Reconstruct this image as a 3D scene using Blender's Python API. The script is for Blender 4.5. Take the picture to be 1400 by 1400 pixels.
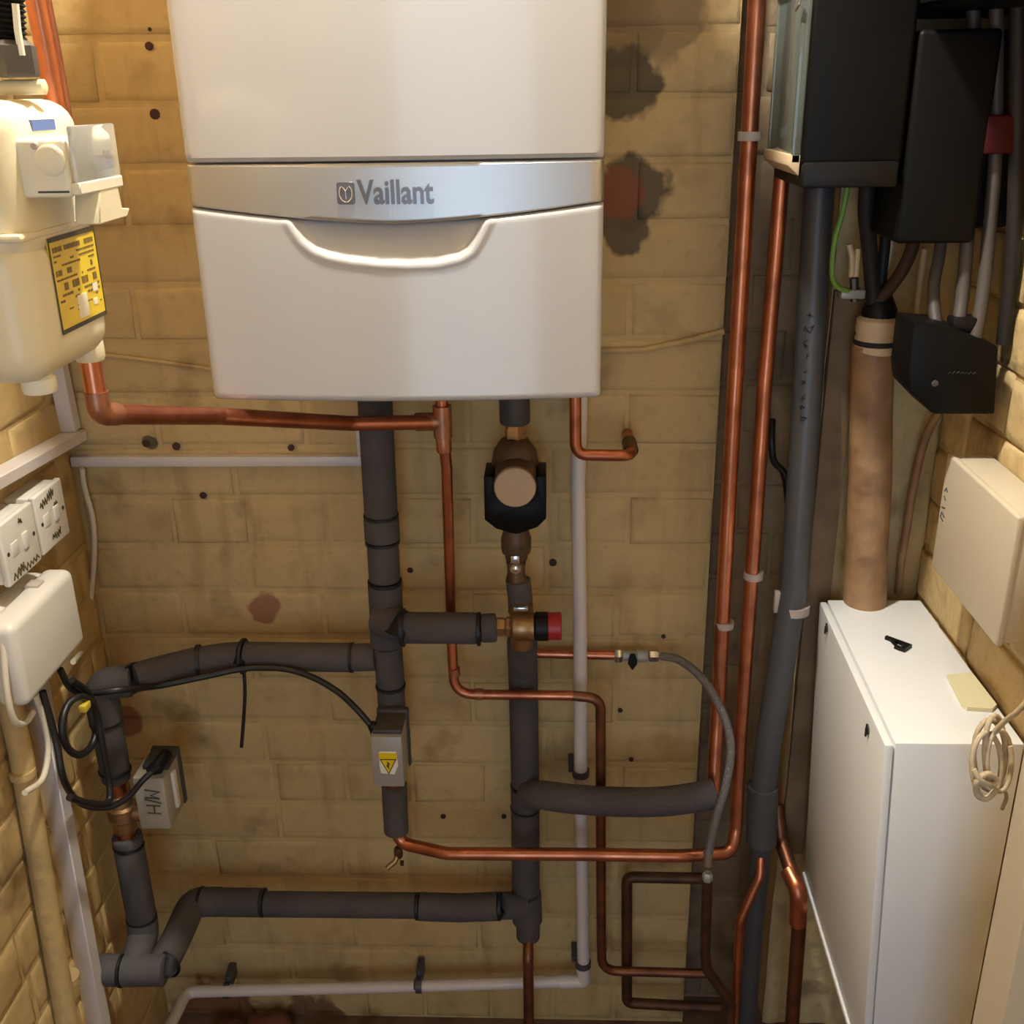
import bpy, bmesh, math, random
from mathutils import Vector, Matrix, noise
from math import sin, cos, pi, radians, atan2, sqrt

random.seed(7)
scene = bpy.context.scene
for o in list(bpy.data.objects):
    bpy.data.objects.remove(o)
COL = scene.collection

# ------------------------------------------------------------------ camera
FPX = 1450.0
CAM = Vector((0.0, -1.505, 1.62))
CROT = (Matrix.Rotation(radians(2.4), 3, 'Z') @ Matrix.Rotation(radians(90 - 21.5), 3, 'X')
        @ Matrix.Rotation(radians(-0.9), 3, 'Z'))
cd = bpy.data.cameras.new('camera')
cd.sensor_width = 36.0
cd.lens = 36.0 * FPX / 1400.0
cd.clip_start = 0.02
cam = bpy.data.objects.new('camera', cd)
cam.matrix_world = Matrix.Translation(CAM) @ CROT.to_4x4()
COL.objects.link(cam)
scene.camera = cam

# ------------------------------------------------------------------ world, daylight, exposure
w = bpy.data.worlds.new('world')
scene.world = w
w.use_nodes = True
w.node_tree.nodes['Background'].inputs[0].default_value = (0.72, 0.80, 1.0, 1)
w.node_tree.nodes['Background'].inputs[1].default_value = 0.35
vs = scene.view_settings
vs.view_transform = 'Standard'
vs.look = 'None'
vs.gamma = 1.0
vs.exposure = -0.14
vs.use_curve_mapping = False

al = bpy.data.lights.new('doorway_daylight', 'AREA')      # daylight entering by the open doorway behind the viewer
al.shape = 'RECTANGLE'
al.size, al.size_y = 0.8, 1.7
al.energy = 13.0
al.color = (0.60, 0.79, 1.0)
alo = bpy.data.objects.new('doorway_daylight', al)
alo.location = (-0.05, -2.62, 1.15)
alo.rotation_euler = (radians(90), 0, 0)
COL.objects.link(alo)

LAMP = Vector((-0.13, -0.49, 2.47))
LAMP_STRENGTH = 1550.0

# ------------------------------------------------------------------ coordinate helpers (pixel of the 1400 frame -> point on a real plane)
def ray(px, py):
    return CROT @ Vector(((px - 700) / FPX, -(py - 700) / FPX, -1))

def P(px, py, d):            # d = distance in front of the back wall
    r = ray(px, py)
    return CAM + r * ((-d - CAM.y) / r.y)

def PX(px, py, x):
    r = ray(px, py)
    return CAM + r * ((x - CAM.x) / r.x)

def PZ(px, py, z):
    r = ray(px, py)
    return CAM + r * ((z - CAM.z) / r.z)

# ------------------------------------------------------------------ materials
def lin(h):
    h = h.lstrip('#')
    v = [int(h[i:i + 2], 16) / 255 for i in (0, 2, 4)]
    return tuple((x / 12.92 if x <= .04045 else ((x + .055) / 1.055) ** 2.4) for x in v) + (1,)

def mat(name, col, rough=0.5, metal=0.0, col2=None, scale=8.0, bump=0.0, bscale=60.0, spec=0.5, coat=0.0, rough2=None,
        trans=0.0, emit=None, estr=0.0, lo=0.35, hi=0.65, coords='pos'):
    m = bpy.data.materials.new(name)
    m.use_nodes = True
    nt = m.node_tree
    b = nt.nodes['Principled BSDF']
    b.inputs['Base Color'].default_value = col
    b.inputs['Roughness'].default_value = rough
    b.inputs['Metallic'].default_value = metal
    b.inputs['Specular IOR Level'].default_value = spec
    b.inputs['Coat Weight'].default_value = coat
    b.inputs['Transmission Weight'].default_value = trans
    if emit:
        b.inputs['Emission Color'].default_value = emit
        b.inputs['Emission Strength'].default_value = estr
    geo = nt.nodes.new('ShaderNodeNewGeometry')
    if col2 is not None:
        n = nt.nodes.new('ShaderNodeTexNoise')
        n.inputs['Scale'].default_value = scale
        n.inputs['Detail'].default_value = 6
        nt.links.new(geo.outputs['Position'], n.inputs['Vector'])
        r = nt.nodes.new('ShaderNodeMapRange')
        r.inputs['From Min'].default_value = lo
        r.inputs['From Max'].default_value = hi
        nt.links.new(n.outputs['Fac'], r.inputs['Value'])
        mx = nt.nodes.new('ShaderNodeMix')
        mx.data_type = 'RGBA'
        nt.links.new(r.outputs['Result'], mx.inputs['Factor'])
        mx.inputs['A'].default_value = col
        mx.inputs['B'].default_value = col2
        nt.links.new(mx.outputs['Result'], b.inputs['Base Color'])
        if rough2 is not None:
            r2 = nt.nodes.new('ShaderNodeMapRange')
            r2.inputs['From Min'].default_value = lo
            r2.inputs['From Max'].default_value = hi
            r2.inputs['To Min'].default_value = rough
            r2.inputs['To Max'].default_value = rough2
            nt.links.new(n.outputs['Fac'], r2.inputs['Value'])
            nt.links.new(r2.outputs['Result'], b.inputs['Roughness'])
    if bump > 0:
        n2 = nt.nodes.new('ShaderNodeTexNoise')
        n2.inputs['Scale'].default_value = bscale
        n2.inputs['Detail'].default_value = 4
        nt.links.new(geo.outputs['Position'], n2.inputs['Vector'])
        bp = nt.nodes.new('ShaderNodeBump')
        bp.inputs['Strength'].default_value = bump
        bp.inputs['Distance'].default_value = 0.004
        nt.links.new(n2.outputs['Fac'], bp.inputs['Height'])
        nt.links.new(bp.outputs['Normal'], b.inputs['Normal'])
    return m

def wall_paint(name, base, dark, light, spots, bump=0.55):
    """Old cream paint over brick: blotches, per-brick tint, and chipped or stained spots with a place of their own."""
    m = bpy.data.materials.new(name)
    m.use_nodes = True
    nt = m.node_tree
    L = nt.links.new
    b = nt.nodes['Principled BSDF']
    b.inputs['Roughness'].default_value = 0.62
    b.inputs['Specular IOR Level'].default_value = 0.25
    geo = nt.nodes.new('ShaderNodeNewGeometry')
    def nz(scale, detail=6):
        n = nt.nodes.new('ShaderNodeTexNoise')
        n.inputs['Scale'].default_value = scale
        n.inputs['Detail'].default_value = detail
        L(geo.outputs['Position'], n.inputs['Vector'])
        return n
    def rng(src, a, c, t0=0.0, t1=1.0):
        r = nt.nodes.new('ShaderNodeMapRange')
        r.inputs['From Min'].default_value = a
        r.inputs['From Max'].default_value = c
        r.inputs['To Min'].default_value = t0
        r.inputs['To Max'].default_value = t1
        L(src, r.inputs['Value'])
        return r.outputs['Result']
    def mix(f, a, c):
        x = nt.nodes.new('ShaderNodeMix')
        x.data_type = 'RGBA'
        L(f, x.inputs['Factor'])
        for s, v in (('A', a), ('B', c)):
            if isinstance(v, tuple):
                x.inputs[s].default_value = v
            else:
                L(v, x.inputs[s])
        return x.outputs['Result']
    n1, n2, n3 = nz(3.5), nz(14), nz(55, 3)
    c = mix(rng(n1.outputs['Fac'], .38, .66), base, light)
    c = mix(rng(n2.outputs['Fac'], .52, .78, 0, .75), c, dark)
    c = mix(rng(n3.outputs['Fac'], .60, .75, 0, .35), c, dark)
    mp = nt.nodes.new('ShaderNodeMapping')
    mp.inputs['Scale'].default_value = (22, 22, 3.5)
    L(geo.outputs['Position'], mp.inputs['Vector'])
    ns = nt.nodes.new('ShaderNodeTexNoise')
    ns.inputs['Scale'].default_value = 1.0
    ns.inputs['Detail'].default_value = 5
    L(mp.outputs['Vector'], ns.inputs['Vector'])
    c = mix(rng(ns.outputs['Fac'], .55, .72, 0, .55), c, dark)
    n5 = nz(7, 8)
    c = mix(rng(n5.outputs['Fac'], .60, .72, 0, .6), c, (dark[0] * .62, dark[1] * .60, dark[2] * .62, 1))
    oi = nt.nodes.new('ShaderNodeObjectInfo')
    c = mix(rng(oi.outputs['Random'], 0, 1, 0, .22), c, dark)
    dn = nz(26, 4)
    for (p, rad, colr) in spots:
        sub = nt.nodes.new('ShaderNodeVectorMath')
        sub.operation = 'DISTANCE'
        L(geo.outputs['Position'], sub.inputs[0])
        sub.inputs[1].default_value = p
        add = nt.nodes.new('ShaderNodeMath')
        add.operation = 'MULTIPLY_ADD'
        L(dn.outputs['Fac'], add.inputs[0])
        add.inputs[1].default_value = rad * 1.3
        L(sub.outputs['Value'], add.inputs[2])
        c = mix(rng(add.outputs['Value'], rad * 1.55, rad * 1.75, .92, 0), c, colr)
    L(c, b.inputs['Base Color'])
    bp = nt.nodes.new('ShaderNodeBump')
    bp.inputs['Strength'].default_value = bump
    bp.inputs['Distance'].default_value = 0.006
    mm = nt.nodes.new('ShaderNodeMath')
    mm.operation = 'ADD'
    L(n2.outputs['Fac'], mm.inputs[0])
    L(rng(n3.outputs['Fac'], 0, 1, 0, .5), mm.inputs[1])
    L(mm.outputs['Value'], bp.inputs['Height'])
    L(bp.outputs['Normal'], b.inputs['Normal'])
    return m

RED = (0.23, 0.075, 0.035, 1)
GRIT = (0.10, 0.075, 0.040, 1)
spots = [(P(362, 832, 0), .026, (0.30, 0.13, 0.08, 1)),
         (P(868, 262, 0), .046, GRIT), (P(855, 312, 0), .034, GRIT), (P(848, 265, 0), .034, RED),
         (P(900, 18, 0), .060, (0.30, 0.21, 0.105, 1)), (P(850, 40, 0), .05, (0.24, 0.165, 0.08, 1)), (P(852, 118, 0), .046, GRIT),
         (P(205, 605, 0), .012, GRIT), (P(170, 985, 0), .03, (0.28, 0.13, 0.07, 1)),
         (P(300, 1385, 0), .08, RED), (P(430, 1395, 0), .06, (0.2, 0.09, 0.05, 1)),]
M = {}
M['wall'] = wall_paint('cream_painted_brick', (0.53, 0.375, 0.168, 1), (0.34, 0.225, 0.095, 1), (0.59, 0.435, 0.212, 1), spots)
M['wallrough'] = wall_paint('rough_cream_masonry', (0.62, 0.45, 0.21, 1), (0.30, 0.18, 0.075, 1), (0.72, 0.56, 0.30, 1), [], bump=1.0)
M['chase'] = wall_paint('dark_chase_brick', (0.24, 0.17, 0.10, 1), (0.14, 0.10, 0.06, 1), (0.29, 0.21, 0.125, 1), [])  # darker brown than the main wall paint
M['ceil'] = mat('dull_plaster', (0.20, 0.17, 0.13, 1), 0.9, col2=(0.14, 0.12, 0.09, 1), scale=4)
M['floor'] = mat('dusty_concrete', (0.20, 0.12, 0.075, 1), 0.9, col2=(0.11, 0.06, 0.04, 1), scale=12, bump=.6, bscale=30)
M['white'] = mat('white_enamel', (0.50, 0.495, 0.505, 1), 0.20, col2=(0.485, 0.48, 0.49, 1), scale=2, coat=.3)
M['silver'] = mat('silver_lacquer', (0.48, 0.47, 0.46, 1), 0.32, metal=.75)
M['logo'] = mat('smoked_chrome', (0.16, 0.145, 0.15, 1), 0.28, metal=.6)
M['logolight'] = mat('pale_chrome', (0.6, 0.58, 0.56, 1), 0.25, metal=.7)
M['gap'] = mat('dark_gap', (0.02, 0.018, 0.016, 1), .8)
M['cream'] = mat('cream_meter_paint', (0.78, 0.70, 0.50, 1), 0.35, col2=(0.74, 0.66, 0.46, 1), scale=5)
M['creamlight'] = mat('cream_plastic', (0.80, 0.75, 0.60, 1), 0.4)
M['yellow'] = mat('yellow_label', (0.82, 0.60, 0.008, 1), 0.3, col2=(0.74, 0.53, 0.01, 1), scale=30)
M['labelprint'] = mat('brown_print', (0.20, 0.12, 0.015, 1), .5)
M['print'] = mat('dark_print', (0.06, 0.045, 0.01, 1), .5)
M['paper'] = mat('white_sticker', (0.8, 0.76, 0.62, 1), .5)
M['blue'] = mat('blue_sticker', (0.09, 0.15, 0.38, 1), .4)
M['copper'] = mat('copper_pipe', (0.60, 0.215, 0.115, 1), 0.30, metal=.95, col2=(0.36, 0.115, 0.06, 1), scale=18, rough2=.42, lo=.4, hi=.7)
M['copperdark'] = mat('tarnished_copper', (0.13, 0.055, 0.03, 1), 0.5, metal=.6, col2=(0.06, 0.03, 0.02, 1), scale=25)
M['copperaged'] = mat('aged_copper', (0.26, 0.10, 0.055, 1), 0.42, metal=.85, col2=(0.14, 0.06, 0.035, 1), scale=20)
M['solder'] = mat('fluxed_copper_fitting', (0.52, 0.20, 0.10, 1), 0.4, metal=.75, col2=(0.32, 0.16, 0.10, 1), scale=40)
M['brass'] = mat('brass', (0.46, 0.29, 0.14, 1), 0.33, metal=.85, col2=(0.28, 0.155, 0.075, 1), scale=40, rough2=.5)
M['bronze'] = mat('brown_cast_bronze', (0.15, 0.085, 0.045, 1), 0.5, metal=.4, col2=(0.08, 0.04, 0.02, 1), scale=30)
M['foam'] = mat('grey_foam_insulation', (0.092, 0.082, 0.082, 1), 0.75, col2=(0.068, 0.060, 0.060, 1), scale=9, bump=.25, bscale=180, spec=.3)
M['black'] = mat('black_plastic', (0.007, 0.006, 0.006, 1), 0.45, spec=.25)
M['blackgloss'] = mat('black_bakelite', (0.005, 0.0045, 0.004, 1), 0.45, spec=.14)
M['cable'] = mat('black_cable', (0.012, 0.010, 0.010, 1), 0.42)
M['tie'] = mat('black_cable_tie', (0.008, 0.007, 0.008, 1), 0.5)
M['pvc'] = mat('white_pvc', (0.66, 0.60, 0.58, 1), 0.35, col2=(0.60, 0.54, 0.52, 1), scale=6)
M['pvcgrey'] = mat('grey_pvc', (0.075, 0.075, 0.082, 1), 0.4, col2=(0.06, 0.06, 0.066, 1), scale=7)
M['clipgrey'] = mat('dark_grey_clip', (0.06, 0.06, 0.07, 1), .4)
M['clipwhite'] = mat('pinkish_white_clip', (0.48, 0.40, 0.36, 1), .45)
M['red'] = mat('red_cap', (0.34, 0.015, 0.02, 1), .4)
M['steel'] = mat('chrome', (0.62, 0.61, 0.60, 1), 0.2, metal=.95)
M['braid'] = mat('braided_steel', (0.24, 0.22, 0.22, 1), 0.4, metal=.6, bump=.8, bscale=500)
M['alu'] = mat('grey_actuator_casing', (0.36, 0.34, 0.32, 1), 0.4, metal=.2)
M['dustygrey'] = mat('dusty_grey_casing', (0.35, 0.31, 0.25, 1), .6)
M['greytop'] = mat('dark_casing', (0.05, 0.045, 0.042, 1), .5)
M['beige'] = mat('beige_pump_cap', (0.46, 0.33, 0.20, 1), .5)
M['plasticwhite'] = mat('white_plastic', (0.70, 0.66, 0.60, 1), 0.35)
M['glass'] = mat('meter_glass', (0.42, 0.48, 0.44, 1), 0.12, trans=.8)
M['glassclear'] = mat('clear_cover', (0.9, 0.9, 0.86, 1), 0.12, trans=.8)
M['lcd'] = mat('grey_counter', (0.32, 0.31, 0.31, 1), .4)
M['lcdred'] = mat('red_counter', (0.35, 0.12, 0.12, 1), .4)
M['steelcab'] = mat('white_steel_cabinet', (0.84, 0.85, 0.87, 1), 0.4)
M['keyhole'] = mat('dull_lock', (0.12, 0.11, 0.10, 1), .35, metal=.8)
M['enclosure'] = mat('beige_enclosure', (0.62, 0.54, 0.42, 1), .45)
M['post'] = mat('cream_gloss_paint', (0.62, 0.53, 0.40, 1), .4)
M['lead'] = mat('brown_lead_sheath', (0.40, 0.235, 0.115, 1), .55, col2=(0.24, 0.125, 0.06, 1), scale=22, bump=.6, bscale=45)
M['board'] = mat('brown_timber', (0.30, 0.185, 0.095, 1), .7, col2=(0.20, 0.115, 0.055, 1), scale=14, bump=.3, bscale=60)
M['ceramic'] = mat('cream_ceramic', (0.66, 0.50, 0.32, 1), .4)
M['tail'] = mat('dark_grey_tail', (0.022, 0.018, 0.017, 1), .5, spec=.3)
M['tailbrown'] = mat('dark_brown_tail', (0.045, 0.02, 0.012, 1), .5)
M['tailgrey'] = mat('grey_tail', (0.075, 0.062, 0.058, 1), .5)
M['green'] = mat('green_wire', (0.17, 0.33, 0.05, 1), .4)
M['greenyellow'] = mat('yellow_wire_end', (0.5, 0.42, 0.10, 1), .4)
M['rope'] = mat('cream_cord', (0.66, 0.55, 0.38, 1), .8, col2=(0.5, 0.4, 0.26, 1), scale=90)
M['tile'] = mat('cream_tile', (0.76, 0.70, 0.46, 1), .3)
M['whitecable'] = mat('white_cable', (0.66, 0.60, 0.48, 1), .45)
M['plug'] = mat('brown_wall_plug', (0.05, 0.014, 0.009, 1), .7)
M['rubble'] = mat('red_brick_rubble', (0.22, 0.075, 0.045, 1), .9, col2=(0.12, 0.05, 0.035, 1), scale=20, bump=.8, bscale=50)
M['bulb'] = mat('lit_bulb', (1, 1, 1, 1), .4, emit=(1.0, 0.97, 0.85, 1), estr=LAMP_STRENGTH)
M['tagyellow'] = mat('yellow_tag', (0.62, 0.45, 0.05, 1), .5)
M['redfuse'] = mat('dark_red_seal', (0.05, 0.002, 0.003, 1), .5, spec=.2)

# ------------------------------------------------------------------ object helpers
WL = {}

def _props(o, label, cat, group, kind):
    if label: o['label'] = label
    if cat: o['category'] = cat
    if group: o['group'] = group
    if kind: o['kind'] = kind

def thing(name, label, cat, loc, group=None):
    o = bpy.data.objects.new(name, None)
    o.empty_display_size = 0.02
    COL.objects.link(o)
    o.location = loc
    WL[o] = Vector(loc)
    _props(o, label, cat, group, None)
    return o

def obj(name, bm, m, parent=None, label=None, cat=None, group=None, kind=None, smooth=True, ang=40):
    """bm is in world space; the origin goes to the middle of the base."""
    bm.normal_update()
    vs_ = [v.co for v in bm.verts]
    lo = Vector((min(v.x for v in vs_), min(v.y for v in vs_), min(v.z for v in vs_)))
    hi = Vector((max(v.x for v in vs_), max(v.y for v in vs_), max(v.z for v in vs_)))
    c = Vector(((lo.x + hi.x) / 2, (lo.y + hi.y) / 2, lo.z))
    for v in bm.verts:
        v.co -= c
    me = bpy.data.meshes.new(name)
    if smooth:
        for f in bm.faces: f.smooth = True
    bm.to_mesh(me)
    bm.free()
    if smooth:
        me.set_sharp_from_angle(angle=radians(ang))
    me.materials.append(M[m] if isinstance(m, str) else m)
    o = bpy.data.objects.new(name, me)
    COL.objects.link(o)
    WL[o] = c
    if parent is not None:
        o.parent = parent
        o.location = c - WL[parent]
    else:
        o.location = c
    _props(o, label, cat, group, kind)
    return o

def new(): return bmesh.new()

def add_box(bm, x0, x1, y0, y1, z0, z1, bev=0.0, seg=2, mtx=None):
    r = bmesh.ops.create_cube(bm, size=1)
    vv = r['verts']
    for v in vv:
        v.co = Vector(((x0 + x1) / 2 + v.co.x * (x1 - x0), (y0 + y1) / 2 + v.co.y * (y1 - y0), (z0 + z1) / 2 + v.co.z * (z1 - z0)))
    if bev > 0:
        ee = list({e for v in vv for e in v.link_edges})
        res = bmesh.ops.bevel(bm, geom=ee, offset=bev, segments=seg, affect='EDGES', profile=.5)
        vv = list({v for v in res['verts']} | {v for v in vv if v.is_valid})
    if mtx is not None:
        done = set()
        for v in vv:
            if v.is_valid and v not in done:
                done.add(v)
                v.co = mtx @ v.co
    return bm

def box(x0, x1, y0, y1, z0, z1, bev=0.0, seg=2, mtx=None):
    return add_box(new(), min(x0, x1), max(x0, x1), min(y0, y1), max(y0, y1), min(z0, z1), max(z0, z1), bev, seg, mtx)

def hexa(b4, t4, bev=0.0, seg=2):
    bm = new()
    v = [bm.verts.new(p) for p in list(b4) + list(t4)]
    for f in ((3, 2, 1, 0), (4, 5, 6, 7), (0, 1, 5, 4), (1, 2, 6, 5), (2, 3, 7, 6), (3, 0, 4, 7)):
        bm.faces.new([v[i] for i in f])
    bmesh.ops.recalc_face_normals(bm, faces=bm.faces)
    if bev:
        bmesh.ops.bevel(bm, geom=list(bm.edges), offset=bev, segments=seg, affect='EDGES', profile=.5)
    return bm

def fillet(pts, rad, seg=6):
    pts = [Vector(p) for p in pts]
    out = [pts[0]]
    for i in range(1, len(pts) - 1):
        a, b, c = pts[i - 1], pts[i], pts[i + 1]
        u, v = (a - b), (c - b)
        lu, lv = u.length, v.length
        u.normalize(); v.normalize()
        ang = u.angle(v)
        if ang > radians(176):
            out.append(b); continue
        t = min(rad / math.tan(ang / 2), lu * .49, lv * .49)
        p0, p1 = b + u * t, b + v * t
        for k in range(seg + 1):
            s = k / seg
            out.append(p0 * (1 - s) ** 2 + b * 2 * s * (1 - s) + p1 * s * s)
    out.append(pts[-1])
    return out

def spline(pts, n=8):
    pts = [Vector(p) for p in pts]
    if len(pts) < 3: return pts
    q = [pts[0] * 2 - pts[1]] + pts + [pts[-1] * 2 - pts[-2]]
    out = []
    for i in range(1, len(q) - 2):
        a, b, c, d = q[i - 1], q[i], q[i + 1], q[i + 2]
        for k in range(n):
            t = k / n
            out.append(.5 * ((2 * b) + (c - a) * t + (2 * a - 5 * b + 4 * c - d) * t * t + (3 * b - a - 3 * c + d) * t ** 3))
    out.append(pts[-1])
    return out

def add_tube(bm, path, r, n=14, cap=True, flat=None):
    path = [Vector(p) for p in path]
    pp = [path[0]]
    rr = [r[0]] if isinstance(r, (list, tuple)) else None
    for i in range(1, len(path)):
        if (path[i] - pp[-1]).length > 1e-5 or rr is not None:
            pp.append(path[i])
            if rr is not None: rr.append(r[i])
    path = pp
    N = len(path)
    tang = []
    for i in range(N):
        a = path[max(i - 1, 0)]; b = path[min(i + 1, N - 1)]
        t = b - a
        if t.length < 1e-7: t = tang[-1].copy() if tang else Vector((0, 0, 1))
        tang.append(t.normalized())
    up = Vector((0, 0, 1)) if abs(tang[0].z) < .9 else Vector((0, 1, 0))
    x = tang[0].cross(up).normalized()
    rings = []
    for i in range(N):
        t = tang[i]
        x = (x - t * x.dot(t))
        if x.length < 1e-6: x = t.orthogonal()
        x.normalize()
        y = t.cross(x)
        ri = rr[i] if rr is not None else r
        ry = ri if flat is None else ri * flat
        rings.append([bm.verts.new(path[i] + x * (ri * cos(2 * pi * k / n)) + y * (ry * sin(2 * pi * k / n))) for k in range(n)])
    for i in range(N - 1):
        for k in range(n):
            bm.faces.new((rings[i][k], rings[i][(k + 1) % n], rings[i + 1][(k + 1) % n], rings[i + 1][k]))
    if cap:
        bm.faces.new(list(reversed(rings[0])))
        bm.faces.new(rings[-1])
    return bm

def tube(path, r, n=14, **k): return add_tube(new(), path, r, n, **k)

def sleeve_path(a, b, r, rnd=.004):
    """straight sleeve with softly rounded ends: returns path and radii"""
    a, b = Vector(a), Vector(b)
    u = (b - a).normalized()
    e = min(rnd, (b - a).length * .3)
    return [a, a + u * e * .3, a + u * e, b - u * e, b - u * e * .3, b], [r - e * .8, r - e * .25, r, r, r - e * .25, r - e * .8]

def sleeve(a, b, r, n=20):
    p, rr = sleeve_path(a, b, r)
    return tube(p, rr, n)

def ring_at(a, u, r, w=.004, n=20):
    a, u = Vector(a), Vector(u).normalized()
    return tube([a - u * w / 2, a - u * w / 2, a + u * w / 2, a + u * w / 2], [r - .003, r, r, r - .003], n)

def revolve(prof, origin, axis, n=24):
    """prof = [(radius, height)...] along axis from origin"""
    bm = new()
    axis = Vector(axis).normalized()
    x = axis.orthogonal().normalized(); y = axis.cross(x)
    rings = []
    for (r, h) in prof:
        r = max(r, 1e-4)
        rings.append([bm.verts.new(Vector(origin) + axis * h + x * (r * cos(2 * pi * k / n)) + y * (r * sin(2 * pi * k / n))) for k in range(n)])
    for i in range(len(rings) - 1):
        for k in range(n):
            bm.faces.new((rings[i][k], rings[i][(k + 1) % n], rings[i + 1][(k + 1) % n], rings[i + 1][k]))
    bm.faces.new(list(reversed(rings[0]))); bm.faces.new(rings[-1])
    bmesh.ops.recalc_face_normals(bm, faces=bm.faces)
    return bm

def prism(poly, origin, right, up, depth, bev=0.0, seg=2):
    """polygon (u, v) on the plane origin/right/up, extruded backwards along -(right x up)"""
    bm = new()
    right, up = Vector(right).normalized(), Vector(up).normalized()
    nrm = right.cross(up).normalized()
    o = Vector(origin)
    f = [bm.verts.new(o + right * u + up * v) for u, v in poly]
    b = [bm.verts.new(o + right * u + up * v - nrm * depth) for u, v in poly]
    n = len(poly)
    bm.faces.new(f); bm.faces.new(list(reversed(b)))
    for i in range(n):
        bm.faces.new((f[i], b[i], b[(i + 1) % n], f[(i + 1) % n]))
    bmesh.ops.recalc_face_normals(bm, faces=bm.faces)
    if bev:
        bmesh.ops.bevel(bm, geom=list(bm.edges), offset=bev, segments=seg, affect='EDGES', profile=.5)
    return bm

def text_bm(s, size, origin, right, up, ext=.0005, offset=0.0, squeeze=1.0):
    cu = bpy.data.curves.new('text', 'FONT')
    cu.body = s
    cu.size = size
    cu.extrude = ext
    cu.offset = offset
    cu.align_x = 'CENTER'; cu.align_y = 'CENTER'
    to = bpy.data.objects.new('text', cu)
    COL.objects.link(to)
    dg = bpy.context.evaluated_depsgraph_get()
    me = bpy.data.meshes.new_from_object(to.evaluated_get(dg))
    bm = new()
    bm.from_mesh(me)
    bpy.data.objects.remove(to); bpy.data.curves.remove(cu); bpy.data.meshes.remove(me)
    right, up = Vector(right).normalized(), Vector(up).normalized()
    nrm = right.cross(up)
    for v in bm.verts:
        v.co = Vector(origin) + right * v.co.x * squeeze + up * v.co.y + nrm * v.co.z
    return bm

def strokes(lines, origin, right, up, r=.0006, scale=1.0):
    bm = new()
    right, up = Vector(right).normalized(), Vector(up).normalized()
    for ln in lines:
        add_tube(bm, [Vector(origin) + right * u * scale + up * v * scale for u, v in ln], r, 6)
    return bm

# ================================================================== THE ROOM
XL, XR = -0.73, 0.56          # side walls
CH0, CH1 = 0.244, 0.388       # the pipe chase in the back wall
CH = 0.0805                   # brick course
Z0 = 0.327 - 4 * CH           # bottom of course 0
ZT = 2.70
YF = -2.65
JN = 0.0026                    # joint depth

def brick_bm(L, H, D, seed, rough=1.0):
    """brick with the face towards -y, bevelled, slightly uneven; centred on the face centre"""
    rnd = random.Random(seed)
    j = lambda s: rnd.uniform(-s, s) * rough
    bm = new()
    hx, hz = L / 2, H / 2
    b = .0060 + rnd.uniform(0, .004)
    corners = [(-hx, -hz), (hx, -hz), (hx, hz), (-hx, hz)]
    back = [bm.verts.new((x, D, z)) for x, z in corners]
    side = [bm.verts.new((x + j(.0012), b * .40 + .0003, z + j(.0012))) for x, z in corners]
    mid = [bm.verts.new((x - math.copysign(b * .35, x) + j(.0012), b * .10, z - math.copysign(b * .35, z) + j(.0012))) for x, z in corners]
    fr = [bm.verts.new((x - math.copysign(b * 1.3, x) + j(.002), j(.0007), z - math.copysign(b * 1.3, z) + j(.0015))) for x, z in corners]
    cc = bm.verts.new((j(.06 * L), -abs(j(.0008)), j(.004)))
    for a, c in ((back, side), (side, mid), (mid, fr)):
        for i in range(4):
            k = (i + 1) % 4
            bm.faces.new((a[i], a[k], c[k], c[i]))
    for i in range(4):
        bm.faces.new((fr[i], fr[(i + 1) % 4], cc))
    bmesh.ops.recalc_face_normals(bm, faces=bm.faces)
    for f in bm.faces: f.smooth = True
    return bm

_bm_cache = {}
def brick_mesh(L, H, rough, variant, m):
    key = (round(L, 3), round(H, 3), rough, variant, m)
    if key not in _bm_cache:
        me = bpy.data.meshes.new('brick')
        bm = brick_bm(L, H, 0.03, hash((round(L * 1000), variant)) & 0xffff, rough)
        bm.to_mesh(me); bm.free()
        me.materials.append(M[m])
        _bm_cache[key] = me
    return _bm_cache[key]

def put_brick(parent, L, H, loc, rotz, rough, m):
    o = bpy.data.objects.new('brick', brick_mesh(L, H, rough, random.randrange(4), m))
    COL.objects.link(o)
    o.parent = parent
    o.location = Vector(loc) - WL[parent]
    o.rotation_euler = (random.uniform(-.006, .006) * rough, random.uniform(-.004, .004) * rough, rotz + random.uniform(-.004, .004) * rough)
    return o

def course(parent, joints, z, H, fixed, rotz, rough, m, along='x', jit=.0015):
    for a, b in zip(joints, joints[1:]):
        L = b - a - random.choice((.006, .007))
        if L < .02: continue
        mid = (a + b) / 2
        dp = random.uniform(-jit, jit)
        if along == 'x': loc = (mid, fixed + dp, z)
        else: loc = (fixed + dp, mid, z)
        put_brick(parent, round(L, 3), round(H - .006, 3), loc, rotz, rough, m)

def bond(k, lo, hi, phase):
    """joint positions of course k between lo and hi (English garden wall bond)"""
    hd = (k - 6) % 6 == 0
    pitch = .1175 if hd else .235
    start = phase + (0.0 if (k % 2 == 0) else .1175) + (.012 if hd else 0)
    j = [start + i * pitch for i in range(-40, 41)]
    j = [x + random.uniform(-.006, .006) for x in j if lo + .03 < x < hi - .03]
    return [lo] + j + [hi]

fl = obj('floor', box(XL - .1, XR + .1, YF - .4, .2, -.12, 0), 'floor', kind='structure', smooth=False)
ce = obj('ceiling', box(XL - .1, XR + .1, YF, .2, ZT, ZT + .1), 'ceil', kind='structure', smooth=False)

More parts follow.
